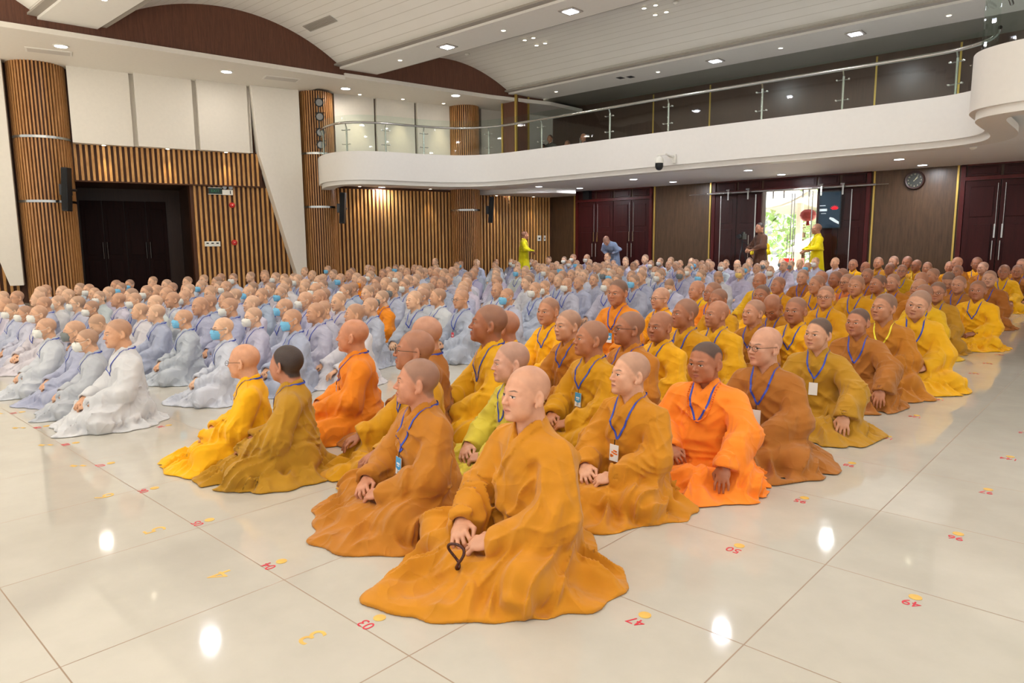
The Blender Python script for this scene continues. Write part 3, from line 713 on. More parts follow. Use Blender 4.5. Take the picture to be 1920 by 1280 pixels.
# square pillar standing on the balcony
pl = empty('square_pillar', (-14.5, 16.05, 3.05)); pl['kind'] = 'structure'
m = MB(); m.box(-.27, -.27, 0, .27, .27, 2.55); m.build('pillar_core', M_['arch'], pl)
m = MB()
for sx in (-1, 1):
    for sy in (-1, 1): m.box(sx * .27 - .03, sy * .27 - .03, 0, sx * .27 + .03, sy * .27 + .03, 2.55)
m.build('brass_corner', M_['gold'], pl)
# railing
rail = empty('balcony_railing', (0, 0, 0)); tag(rail, 'long curved steel and glass railing along the top of the white balcony', 'railing')
CI = offs(CV, -.08); cut = [i for i, p in enumerate(CI) if p[0] > -1.96 and p[1] < 12.2][0]; RP = [(p[0], p[1], 4.24) for p in CI[:cut]]
m = MB(); m.tube(RP, .028, 10); m.build('handrail', M_['steel'], rail, smooth=True)
def glassrun(poly, z0, z1, root, cuts):
    for a, b in zip(cuts[:-1], cuts[1:]):
        sub = poly[a:b + 1]
        if len(sub) < 2: continue
        m = MB(); ribbon(m, sub, .006, -.006, z0, z1); m.build('glass_panel', M_['glass'], root)
post_x = [(-16.3, 10.35), (-14.9, 10.2), (-14.25, 11.0), (-13.95, 12.1), (-12.9, 13.2), (-11.27, 13.3), (-9.43, 13.25), (-7.66, 13.2), (-5.92, 13.2), (-4.25, 13.23), (-2.58, 13.2)]
pidx = []
for p in post_x:
    i = min(range(cut), key=lambda k: (CI[k][0] - p[0]) ** 2 + (CI[k][1] - p[1]) ** 2); pidx.append(i)
for i in pidx:
    x, y = CI[i]; a = CI[max(i - 1, 0)]; b = CI[i + 1]; t = Vector((b[0] - a[0], b[1] - a[1], 0)).normalized(); nrm = Vector((-t.y, t.x, 0)); c = Vector((x, y, 3.55)) + nrm * .05
    m = MB(); m.cyl(c, c + Vector((0, 0, .58)), .020, n=8); m.cyl(c + Vector((0, 0, .58)), Vector((x, y, 4.24)), .014, n=8)
    for zz in (.18, .52): m.cyl(c + t * -.1 + Vector((0, 0, zz)), c + t * .1 + Vector((0, 0, zz)), .009, n=6); m.cyl(c + t * .1 + Vector((0, 0, zz)), c + t * .1 - nrm * .05 + Vector((0, 0, zz)), .014, n=6); m.cyl(c + t * -.1 + Vector((0, 0, zz)), c + t * -.1 - nrm * .05 + Vector((0, 0, zz)), .014, n=6)
    m.build('post', M_['steel'], rail, smooth='auto')
glassrun(CI[:cut], 3.56, 4.42, rail, [0] + pidx + [cut - 1])
rg = empty('balcony_railing', (0, 0, 0)); tag(rg, 'tall glass balustrade on the near right balcony, cut by the top corner of the photo', 'railing')
m = MB(); sub = CI[cut:]; ribbon(m, sub, .006, -.006, 3.56, 4.85); m.build('glass_panel', M_['glass'], rg)
m = MB(); m.tube([(p[0], p[1], 4.5) for p in offs(sub, -.12)], .028, 8); m.build('handrail', M_['steel'], rg, smooth=True)

# ---------------------------------------------------------------- lamps and fittings
def light(name, kind, loc, energy, color=(1, 1, 1), size=.3, rot=(0, 0, 0), spot=1.2, blend=.6, parent=None):
    l = bpy.data.lights.new(name, kind); l.energy = energy; l.color = color
    if kind == 'AREA': l.shape = 'DISK'; l.size = size
    if kind == 'SPOT': l.spot_size = spot; l.spot_blend = blend; l.shadow_soft_size = size
    o = ob(name, l, parent); o.location = loc; o.rotation_euler = rot; return o
def lamp_square():
    r = empty('square_ceiling_lamp'); m = MB(); m.box(-.17, -.17, -.02, .17, .17, .0); m.build('frame', M_['groove'], r)
    m = MB(); m.box(-.11, -.11, -.03, .11, .11, -.02); m.build('diffuser', M_['lamp'], r); return r
sq = lamp_square(); first = True; k = 0
SQ = []
for yb, xs, ordn in ((16.3, [-11.4, -8.23, -5.07, -1.9], 'rear'), (11.0, [-11.95, -8.52, -5.1, -1.7, 1.7], 'middle'), (4.8, [-11.6, -8.2, -4.8, -1.4, 2.0], 'front'), (-1.5, [-11, -7.5, -4, -.5, 3], 'nearest')):
    for j, x in enumerate(xs): SQ.append((x, yb, ordn, j))
seen = {(-11.95, 11.0): 'left of the two bright square lamps in the ceiling beam between the vaults', (-8.52, 11.0): 'bright square lamp at the top edge, right one in the beam between the vaults', (-8.23, 16.3): 'bright square lamp in the beam above the balcony, left of two', (-5.07, 16.3): 'bright square lamp in the beam above the balcony, right of two'}
for (x, y, ordn, j) in SQ:
    if x == -11.4 and y == 16.3: continue
    o = sq if first else copy_tree(sq); first = False; o.location = (x, y, ZC)
    tag(o, seen.get((x, y), 'square ceiling lamp over the near part of the hall, reflected in the floor'), 'ceiling lamp', 'square ceiling lamps')
    light('lamp_glow', 'AREA', (x, y, ZC - .05), LAMP_E, (.96, .97, 1), .2)
def lamp_round(r0, mat, name='recessed_downlight'):
    r = empty(name); m = MB(); m.lathe([(r0 * 1.25, 0), (r0 * 1.25, -.012), (r0, -.014), (r0, -.004), (0, -.004)], n=20); m.build('bezel', M_['wplastic'], r, smooth='auto')
    m = MB(); m.lathe([(0, -.012), (r0 * .92, -.012), (r0 * .92, -.003)], n=20); m.build('bulb', mat, r); return r
dl = lamp_round(.095, M_['lamp']); UND = [(-10.29, 16.0), (-9.98, 17.5), (-7.18, 16.03), (-7.04, 17.64), (-4.05, 16.2), (-3.98, 17.82), (-16.7, 12.7), (-16.2, 15.2), (-15.6, 16.9), (-13.51, 15.96), (-13.06, 17.34), (-1.2, 16.2)]
ul = ['left of the pair over the brown panel beside the closed doors', 'rear one above the brown panel beside the closed doors', 'front one left of the sliding glass door', 'rear one just above the sliding door rail', 'left one of the pair above the wall clock', 'right one of the pair above the wall clock', 'leftmost one under the rounded end of the balcony', 'under the balcony to the left of the third slatted column', 'under the balcony right of the third slatted column', 'above the closed doors, nearer the balcony edge', 'above the closed doors, nearer the wall', 'at the right edge of the photo']
for i, (x, y) in enumerate(UND):
    o = dl if i == 0 else copy_tree(dl); o.location = (x, y, 2.93 if not (x < -15 or False) else 2.93); tag(o, 'round balcony downlight, ' + ul[i], 'downlight', 'round downlights under the balcony')
    light('lamp_glow', 'AREA', (x, y, 2.90), DL_E, (.93, .95, 1), .16)
so = [(-17.41 + .5, 4.86), (-16.87 + .3, 8.18), (-16.34, 11.34), (-14.9, 14.0)]; sl = ['over the wide slatted column', 'over the white panels', 'over the stage lights', 'over the third slatted column']
for i, (x, y) in enumerate(so):
    o = copy_tree(dl); o.location = (x, y, ZS if i < 2 else ZS + .06); o.scale = (1.25, 1.25, 1); tag(o, 'round warm soffit downlight, ' + sl[i], 'downlight', 'round downlights in the left soffit')
    light('lamp_glow', 'AREA', (x, y, ZS - .05), SO_E, (1, .90, .74), .2)
sm = lamp_round(.045, M_['lampw'], 'small_spotlight'); sp_first = [True]
def spot(x, y, z, label, e, down=True, group='small ceiling spots'):
    o = sm if sp_first[0] else copy_tree(sm); sp_first[0] = False; o.location = (x, y, z); tag(o, label, 'spotlight', group)
    if e: light('lamp_glow', 'SPOT', (x, y, z - .03), e, (1, .82, .52), .03, spot=.95, blend=.9)
for s, t in ((-5.5, 'left'), (-4.14, 'middle'), (-2.79, 'right')): p = LW(s, .30, 3.655); spot(p[0], p[1], p[2], 'small warm spot over the dark doorway, %s of three' % t, 60, group='wall washers over the doorway')
for s, t in ((.78, 'left'), (2.06, 'middle'), (3.35, 'right')): p = LW(s, .42, ZS + .06); spot(p[0], p[1], p[2], 'small warm spot washing the white wall behind the balcony, %s of three' % t, 80, group='wall washers over the white wall')
for s, t in ((.75, 'first from the left'), (2.95, 'second from the left, left of the third column'), (5.25, 'third from the left, right of the hanging speaker'), (6.65, 'fourth from the left, near the corner')): p = LW(s, .22, 2.93 if s < 4 else 2.80); spot(p[0], p[1], p[2], 'small warm spot under the balcony, ' + t, 60, group='wall washers under the balcony')
for x, t in ((-13.14, 'left'), (-9.8, 'middle'), (-6.65, 'right of the middle'), (-3.37, 'far right')): spot(x, 16.3, ZC, 'small spot in the ceiling beam above the balcony, %s' % t, 0)
spot(-13.6, 11.0, ZC, 'small spot in the beam between vaults, left of the square lamps', 0); spot(-10.25, 11.0, ZC, 'small spot in the beam between the vaults, between two square lamps', 0); spot(-14.1, 4.8, ZC, 'small spot in the ceiling at the top left corner of the photo', 0)
for gx, t in ((-11.86, 'left'), (-8.44, 'right')):
    for ix in (0, 1):
        for iy in (0, 1): x = gx - .14 + ix * .28; y = 13.65 + iy * .45; spot(x, y, vz(y, VAULTS[3]) - .03, 'small spot in the %s cluster of four in the far vault, %s %s one' % (t, ('rear', 'front')[1 - iy], ('left', 'right')[ix]), 0, group='clusters of four spots')
# air vents in the vault, hatches in the soffit
def vent(x0, x1, yc, v, label):
    r = empty('air_vent', ((x0 + x1) / 2, yc, vz(yc, v) - .01)); dz = (vz(yc + .05, v) - vz(yc - .05, v)) / .1; r.rotation_euler = (math.atan(dz), 0, 0)
    w = (x1 - x0) / 2; m = MB(); m.box(-w, -.11, -.012, w, .11, .0); m.build('frame', M_['vent'], r); m = MB()
    for i in range(5): m.box(-w + .03, -.085 + i * .036, -.02, w - .03, -.070 + i * .036, -.010)
    m.build('louvre', M_['groove'], r); tag(r, label, 'air vent', 'vents in the second vault')
vent(-11.9, -10.5, 9.4, VAULTS[2], 'long grey air vent in the white vault near the top edge'); vent(-15.0, -13.9, 9.4, VAULTS[2], 'long grey air vent in the white vault near the left wall')
for s, o_, t in ((-6.4, 1.6, 'left'), (-1.6, 1.5, 'middle'), (-8.2, 1.5, 'far left')):
    p = LW(s, o_, ZS); r = empty('ceiling_hatch', p, LWROT); MB().box(-.42, -.2, -.012, .42, .2, 0).build('hatch_frame', M_['ceil'], r, bevel=.004); MB().box(-.38, -.16, -.016, .38, .16, -.01).build('hatch_panel', M_['hatch'], r); tag(r, 'flat pale access panel in the left white soffit, %s one' % t, 'access panel', 'access panels in the left soffit')
def dome(x, y, z, label):
    m = MB(); m.lathe([(.06, 0), (.06, -.015), (.035, -.04), (0, -.045)], n=16); o = m.build('smoke_detector', M_['wplastic'], smooth='auto'); o.location = (x, y, z); tag(o, label, 'smoke detector', 'ceiling smoke detectors')
dome(-14.5, 7.9, vz(7.9, VAULTS[2]) - .02, 'small white round detector on the second vault'); dome(-14.0, 13.6, vz(13.6, VAULTS[3]) - .02, 'small white round detector on the far vault near the left'); dome(-7.9, 13.8, vz(13.8, VAULTS[3]) - .03, 'small white round detector at the top edge, right of the four spots')
dome(-14.4, 15.0, 2.93, 'small white round detector under the balcony left of the dropped panel'); dome(-2.6, 15.2, 2.93, 'small white round detector under the balcony at the right'); 
# dark slots in the rear beam
m = MB(); m.box(-10.95, 16.1, ZC - .006, -10.80, 16.3, ZC); m.box(-10.70, 16.2, ZC - .006, -10.55, 16.4, ZC); tag(m.build('ceiling_socket', M_['black']), 'pair of small dark sockets in the beam above the balcony', 'socket')
# column loudspeakers
def line_speaker(s, o_, z0, z1, label):
    p = LW(s, o_, (z0 + z1) / 2); r = empty('column_loudspeaker', p, LWROT - .6); h = (z1 - z0) / 2; T = Matrix.Rotation(.07, 4, 'Y')
    m = MB(); m.box(-.07, -.09, -h, .07, .09, h); m.build('cabinet', M_['black'], r, T, bevel=.015)
    m = MB(); m.box(-.06, -.097, -h + .03, .06, -.09, h - .03); m.build('grille', plain('speaker_grille', (10, 11, 14), .8), r, T)
    m = MB(); m.box(-.16, -.03, -.12, -.02, .22, .12); m.cyl((0, .05, 0), (0, .32, 0), .03, n=8); m.build('wall_bracket', M_['dk'], r); tag(r, label, 'loudspeaker', 'black column loudspeakers')
line_speaker(-6.32, .80, 2.08, 3.05, 'tall black loudspeaker on the left slatted column beside the dark doorway'); line_speaker(.08, .70, 1.86, 2.70, 'tall black loudspeaker on the slatted column under the rounded balcony end'); line_speaker(4.82, .62, 1.92, 2.72, 'tall black loudspeaker right of the slatted column under the balcony')
# stage lights
pole = MB(); a = LW(-.50, .78, 3.75); b = LW(-.50, .78, 5.2); pole.cyl(a, b, .02, n=8); tag(pole.build('lamp_pole', M_['dk']), 'dark vertical pole carrying four stage lights on the slatted column', 'pole')
lb = ['topmost', 'second from the top', 'third from the top', 'lowest']
for i, z in enumerate((4.98, 4.62, 4.22, 3.90)):
    p = LW(-.48, .84, z); r = empty('stage_light', p, math.radians(52))
    m = MB(); m.cyl((0, -.10, 0), (0, .08, 0), .115, .085, n=20); m.build('housing', M_['black'], r, smooth='auto'); m = MB(); m.cyl((0, -.106, 0), (0, -.10, 0), .085, n=20); m.build('lens', M_['lens'], r)
    m = MB(); m.tube([V(-.13, 0, 0), V(-.13, 0, .12), V(.13, 0, .12), V(.13, 0, 0)], .01, 6); m.build('yoke', M_['dk'], r); tag(r, 'round black stage light with grey lens on the slatted column, ' + lb[i], 'stage light', 'stage lights on the column')
# exit sign, emergency lamp, bells, sockets
ROTW = LWROT - math.pi / 2 + math.pi / 2
def wall_ob(name, s, z, o_, label, cat):
    r = empty(name, LW(s, o_, z), LWROT); tag(r, label, cat); return r      # local x along the wall, local -y out of it
r = wall_ob('exit_sign', -3.08, 2.68, .06, 'dark green exit sign on the slats right of the dark doorway', 'exit sign')
MB().box(-.155, -.05, -.075, .155, 0, .075).build('sign_face', M_['green'], r); MB().box(-.17, -.045, .075, .17, 0, .088).box(-.17, -.045, -.088, .17, 0, -.075).build('sign_frame', M_['wplastic'], r)
text('lettering', 'EXIT', .10, plain('exit_letter', (40, 120, 80), .4, emit=(30, 110, 70), es=.15), r, Matrix.Translation((0, -.052, 0)) @ Matrix.Rotation(math.pi / 2, 4, 'X'))
r = wall_ob('emergency_light', -2.78, 2.66, .06, 'white emergency light with two round heads beside the exit sign', 'emergency light')
MB().box(-.13, -.06, -.075, .13, 0, .06).build('case', M_['wplastic'], r, bevel=.006); MB().box(.055, -.064, -.045, .075, -.058, .035).build('switch', M_['black'], r)
for x in (-.07, .08): m = MB(); m.cyl((x, -.08, .12), (x, -.02, .12), .052, n=16); m.build('lamp_head', M_['lens'], r, smooth='auto')
for z, t in ((2.33, 'upper'), (1.36, 'lower')):
    r = wall_ob('fire_bell', -2.68, z, .05, '%s red round fire alarm on the slatted wall under the exit sign' % t, 'fire alarm'); m = MB(); T = lambda x, y, zz: (x, -zz, y)
    m.lathe([(.075, 0), (.075, .02), (.06, .05), (.03, .062), (0, .064)], n=20, M=T); m.build('dome', M_['red'], r, smooth='auto'); m = MB(); m.lathe([(.012, .06), (.01, .068), (0, .07)], n=10, M=T); m.build('indicator', M_['wplastic'], r); r['group'] = 'red fire alarms'
r = wall_ob('wall_socket', -3.22, 1.33, .05, 'long white socket plate with three black sockets on the slats', 'socket'); MB().box(-.19, -.02, -.065, .19, 0, .065).build('plate', M_['wplastic'], r, bevel=.004)
m = MB()
for x in (-.12, 0, .12): m.box(x - .03, -.024, .0, x + .03, -.018, .03)
m.build('outlet', M_['black'], r)
for s, t, w in ((6.98, 'left larger', .075), (7.2, 'right smaller', .04)):
    r = wall_ob('light_switch', s, 1.45, .05, 'white wall switch on the slats behind the yellow robed person, %s one' % t, 'switch'); MB().box(-w, -.015, -.09, w, 0, .09).build('plate', M_['wplastic'], r, bevel=.004); MB().box(-w * .4, -.02, -.04, w * .4, -.014, .02).build('rocker', M_['dk'], r)
# dome camera on the balcony front
r = empty('dome_camera', (-7.66, 12.86, 2.95)); tag(r, 'white security camera with a black dome under an arm on the balcony front', 'security camera')
m = MB(); m.box(.12, .30, -.06, .20, .335, .12); m.box(-.04, -.03, .08, .16, .03, .11); m.add([(.10, -.01, .10), (.16, .3, .1), (.16, .3, -.05), (.12, .1, .08)], [(0, 1, 2, 3)]); m.cyl((.14, .0, .10), (.16, .32, .06), .02, n=8); m.cyl((0, 0, .02), (0, 0, .10), .03, n=12); m.build('bracket', M_['wplastic'], r)
m = MB(); m.lathe([(0, .07), (.05, .062), (.082, .02), (.088, -.06), (.084, -.07)], n=24); m.build('housing', M_['wplastic'], r, smooth=True); m = MB(); m.lathe([(.08, -.07), (.082, -.14), (.06, -.19), (.03, -.21), (0, -.215)], n=24); m.build('dome', M_['black'], r, smooth=True)
# wall clock
r = empty('wall_clock', (-4.28, YW - .03, 2.66)); tag(r, 'round dark wall clock with pale numerals high on the brown panel', 'clock'); T = lambda x, y, z: (x, -z, y)
m = MB(); m.lathe([(0, .0), (.205, .0), (.215, .02), (.20, .045), (.175, .04), (.165, .03)], n=40, M=T); m.build('rim', wood('clock_rim', (40, 22, 18), (54, 32, 26), .35), r, smooth='auto')
m = MB(); m.lathe([(0, .03), (.17, .03)], n=40, M=T); m.build('dial', plain('dial_dark', (46, 48, 44), .4), r)
cm = plain('clock_numeral', (196, 190, 150), .4)
for i in range(1, 13):
    an = math.pi / 2 - i * math.pi / 6; text('numeral', str(i), .042, cm, r, Matrix.Translation((.135 * math.cos(an), -.034, .135 * math.sin(an))) @ Matrix.Rotation(math.pi / 2, 4, 'X'))
for (l, an, w) in ((.12, math.pi / 2 - math.radians(33), .004), (.085, math.pi / 2 - math.radians(48), .006)):
    m = MB(); dx, dz = math.cos(an), math.sin(an); c0 = Vector((-.03 * dx, -.036, -.03 * dz)); m.cyl(c0, (l * dx, -.036, l * dz), w, n=6); m.build('hand', cm, r)
# closer above the closed doors
MBo = MB().box(-13.72, YW - .22, 2.66, -13.48, YW - .06, 2.92); tag(MBo.build('wall_speaker', M_['black']), 'small black box speaker above the closed double doors', 'speaker')
# sliding glass doors: bar, hangers, leaves
r = empty('door_track', (0, 0, 0)); tag(r, 'long stainless tube with a thin rod along the top of the sliding glass doors', 'door track')
m = MB(); m.cyl((-9.4, YW - .22, 2.60), (-5.05, YW - .22, 2.60), .028, n=12); m.build('tube', M_['steel'], r, smooth='auto'); m = MB(); m.cyl((-9.95, YW - .22, 2.60), (-9.4, YW - .22, 2.60), .010, n=8); m.cyl((-5.05, YW - .22, 2.6), (-4.78, YW - .22, 2.6), .010, n=8); m.build('rod', M_['steel'], r)
def gl_leaf(x0, x1, y, label, hx):
    r = empty('sliding_glass_door', ((x0 + x1) / 2, y, 0)); tag(r, label, 'glass door', 'sliding glass doors'); w = (x1 - x0) / 2
    m = MB(); m.box(-w, -.006, .02, w, .006, 2.52); m.build('pane', M_['rgl'], r)
    m = MB(); m.box(-w, -.012, .02, -w + .02, .012, 2.52); m.box(w - .02, -.012, .02, w, .012, 2.52); m.build('edge', M_['steel'], r)
    for x in (-w + .22, w - .22): m = MB(); m.box(x - .02, -.02, 2.4, x + .02, -.008, 2.66); m.cyl((x - .05, -.03, 2.66), (x + .05, -.03, 2.66), .03, n=10); m.build('hanger', M_['steel'], r)
    m = MB(); m.cyl((hx - (x0 + x1) / 2, -.05, .85), (hx - (x0 + x1) / 2, -.05, 1.45), .012, n=8); m.build('handle', M_['steel'], r)
gl_leaf(-8.95, -7.95, YW - .30, 'left sliding glass pane in front of the dark door leaf', -8.1); gl_leaf(-6.5, -5.55, YW - .30, 'right sliding glass pane in front of the screen with a lotus', -6.35)
gl_leaf(-7.88, -7.15, YW + .12, 'open doorway glass leaf with long handle, left one', -7.22); gl_leaf(-7.1, -6.5, YW + .12, 'open doorway glass leaf with long handle, right one', -7.03)
# screen with a lotus
r = empty('digital_screen', (-6.12, YW - .1, 2.05)); tag(r, 'dark blue upright screen with a red lotus beside the open doorway', 'screen'); MB().box(-.27, -.02, -.46, .27, .03, .46).build('case', M_['black'], r); MB().box(-.25, -.026, -.44, .25, -.02, .44).build('display', M_['screen'], r)
m = MB()
for k in range(7):
    an = math.pi / 2 + (k - 3) * .38; dx, dz = math.cos(an), math.sin(an); m.add([(.12, -.029, -.0), (.12 + dx * .05 - dz * .022, -.029, dz * .05 + dx * .022), (.12 + dx * .12, -.029, dz * .12), (.12 + dx * .05 + dz * .022, -.029, dz * .05 - dx * .022)], [(0, 1, 2, 3)])
m.build('lotus', plain('lotus_red', (226, 40, 60), .4, emit=(226, 40, 60), es=.5), r); wm = plain('screen_white', (220, 226, 232), .4, emit=(220, 226, 232), es=.5)
m = MB(); m.box(-.24, -.029, .10, -.10, -.027, .115); m.box(-.24, -.029, -.03, -.06, -.027, .03); m.box(-.2, -.029, -.09, -.08, -.027, -.08); m.add([(.0, -.029, -.22), (.12, -.029, -.30), (.24, -.029, -.36), (.24, -.029, -.30), (.1, -.029, -.2), (.02, -.029, -.18)], [(0, 1, 2, 3, 4, 5)]); m.build('graphic', wm, r)
# gallery door handles seen through the glass
for x in (-12.6, -12.3, -11.9, -8.45, -7.6, -7.45, -6.4): m = MB(); m.cyl((x, YW - .08, 3.9), (x, YW - .08, 4.3), .012, n=6); m.cyl((x, YW - .08, 3.95), (x, YW - .02, 3.95), .01, n=6); m.cyl((x, YW - .08, 4.25), (x, YW - .02, 4.25), .01, n=6); o = m.build('door_handle', M_['steel']); struct(o)
m = MB(); m.box(-14.0, YW - .04, 4.42, -13.8, YW - .02, 4.62); tag(m.build('notice_plate', M_['vent']), 'small grey plate on the dark gallery wall behind the railing', 'plate')
# number stickers on the floor
def sticker(x, y, num, readable, dotx=0):
    r = empty('floor_number_sticker', (x, y, .0008)); R180 = Matrix.Rotation(math.pi, 4, 'Z')
    text('digits', num, .062, M_['redink'], r, R180, .0003); m = MB(); m.lathe([(0, .0007), (.022, .0007), (.022, 0)], n=18); m.build('dot', M_['yink'], r, Matrix.Translation((dotx, .055 if dotx == 0 else .0, 0)))
    tag(r, 'red number %s sticker with a %s on the pale floor' % (num, 'yellow dot') if readable else 'small red floor number, %s' % readable_l(x, y), 'floor sticker', 'number stickers on the floor')
def readable_l(x, y):
    if y < 1.6: return 'in the left row, number %d from the front' % (round((-1.86 - x) / .65) + 1)
    return 'in the right hand line, number %d from the front' % (round((y - 1.91) / .74) + 1) if x < -.9 else 'in the rightmost line, number %d from the front' % (round((y - 2.66) / .74) + 1)
for k in range(9):
    n = {0: '03', 1: '04', 2: '05', 3: '06', 4: '07', 5: '08', 6: '09', 7: '10', 8: '11'}[k]; sticker(-1.86 - .652 * k + (0), 1.29, n, k < 2)
    m = MB(); x = -1.86 - .652 * k - .02
    if k < 4:
        r = empty('floor_mark', (x - .05, 1.13, .0008)); text('digit', str(k + 3), .13, M_['yink'], r, Matrix.Rotation(math.pi, 4, 'Z'), .0002); tag(r, 'worn yellow digit %d on the floor near the red number %s' % (k + 3, n), 'floor mark', 'worn yellow floor marks'); continue
    m.add([(x - .07 + .0, 1.20, .0009), (x - .03, 1.215, .0009), (x - .035, 1.235, .0009), (x - .075, 1.22, .0009)], [(0, 1, 2, 3)]); m.add([(x - .10, 1.16, .0009), (x - .06, 1.175, .0009), (x - .075, 1.20, .0009), (x - .12, 1.18, .0009)], [(0, 1, 2, 3)]); tag(m.build('floor_mark', M_['yink']), 'worn yellow mark on the floor beside the left row of stickers, %d from the front' % (k + 1), 'floor mark', 'worn yellow floor marks')
for k in range(11): n = ['47', '50', '95', '98', '143', '146', '191', '194', '239', '242', '287'][k]; sticker(-1.19, 1.91 + .745 * k, n, k < 4)
for k in range(9): n = ['49', '96', '97', '144', '145', '192', '193', '240', '241'][k]; sticker(-.53, 2.66 + .74 * k, n, k < 3)
sticker(-5.12, 1.88, '36', False)

# ---------------------------------------------------------------- outside, seen through the doorway
MB().add([(-40, YW + .26, -.05), (12, YW + .26, -.05), (12, 70, -.05), (-40, 70, -.05)], [(0, 1, 2, 3)]).build('ground', M_['pave'])['kind'] = 'structure'
def blob(name, c, r, mat, label, seed, trunk=True, flat=1.0):
    rr = random.Random(seed); root = empty(name, (c[0], c[1], -.05)); m = MB()
    for i in range(420):
        u = Vector((rr.gauss(0, 1), rr.gauss(0, 1), rr.gauss(0, 1))).normalized() * r * (rr.random() ** .4); u.z *= flat
        p = Vector((0, 0, c[2])) + u; a = Vector((rr.gauss(0, 1), rr.gauss(0, 1), rr.gauss(0, 1))).normalized(); b = a.orthogonal().normalized(); s = r * .12
        m.add([p - a * s, p + b * s * .5, p + a * s, p - b * s * .5], [(0, 1, 2, 3)])
    m.build('foliage', mat, root)
    if trunk: m = MB(); m.cyl((0, 0, 0), (0, 0, c[2]), .14, .08, n=8); m.build('trunk', M_['trunk'], root)
    tag(root, label, 'tree')
blob('leafy_tree', (-10.6, 29, 3.8), 2.4, M_['leaf'], 'green tree outside behind the left of the pagoda roof', 1); blob('leafy_tree', (-8.9, 28, 1.9), 1.5, M_['leaf2'], 'pale green tree outside behind the red lantern', 2); blob('leafy_tree', (-12.4, 33, 1.6), 1.6, M_['leaf'], 'low green tree outside beneath the pagoda roof', 3); blob('leafy_tree', (-9.0, 34, 4.2), 2.4, M_['leaf2'], 'tall pale tree outside at the right of the doorway', 4)
r = empty('pagoda_pavilion', (-10.4, 25.5, 0)); tag(r, 'white pavilion outside with upswept curved roof', 'pavilion')
m = MB(); N = 12; vs = []
for i in range(N + 1):
    for j in range(N + 1):
        u = i / N * 2 - 1; v = j / N * 2 - 1; e = max(abs(u), abs(v)); vs.append((u * 2.1, v * 2.1, 2.45 + 1.1 * (1 - e) ** 1.5 + .55 * (abs(u) * abs(v)) ** 2.5 * 1.2))
m.add(vs, [(i * (N + 1) + j, i * (N + 1) + j + 1, (i + 1) * (N + 1) + j + 1, (i + 1) * (N + 1) + j) for i in range(N) for j in range(N)]); o = m.build('roof', M_['roof'], r, smooth=True); s = o.modifiers.new('t', 'SOLIDIFY'); s.thickness = .14
for x in (-1.5, 1.5):
    for y in (-1.5, 1.5): m = MB(); m.cyl((x, y, 0), (x, y, 2.6), .11, n=10); m.build('post', M_['roof'], r)
r = empty('red_lantern', (-7.33, 20.4, .1)); tag(r, 'round red lantern hanging outside the open doorway', 'lantern')
m = MB(); m.lathe([(.03, 2.05)] + [(.03 + .19 * math.sin(t) * (1 + .03 * math.cos(12 * t)), 1.90 + .17 * math.cos(t)) for t in np.linspace(.3, 2.85, 16)], n=28); m.build('shade', M_['lantern'], r, smooth=True); m = MB(); m.cyl((0, 0, 2.06), (0, 0, 3.2), .006, n=6); m.build('cord', M_['black'], r); m = MB(); m.cyl((0, 0, 1.62), (0, 0, 1.74), .05, .035, n=12); m.build('tassel', M_['red'], r)
def parasol(x, y, h, rad, mat, label):
    r = empty('parasol', (x, y, -.05)); m = MB(); m.lathe([(0, h + .5), (rad * .5, h + .28), (rad, h)], n=8); m.build('canopy', mat, r); m = MB(); m.cyl((0, 0, 0), (0, 0, h + .5), .03, n=8); m.build('pole', M_['steel'], r); tag(r, label, 'parasol')
parasol(-8.2, 23.5, 1.0, 1.0, plain('canvas_yellow', (246, 240, 214), .8), 'pale yellow parasol outside low in the doorway, left one'); parasol(-6.8, 22.6, .9, .8, plain('canvas_cream', (244, 240, 226), .8), 'cream parasol outside low in the doorway, right one')
m = MB(); m.box(-9.6, 24.3, -.05, -9.0, 24.9, .7); tag(m.build('market_stall', M_['red']), 'red stall outside below the parasols', 'stall')
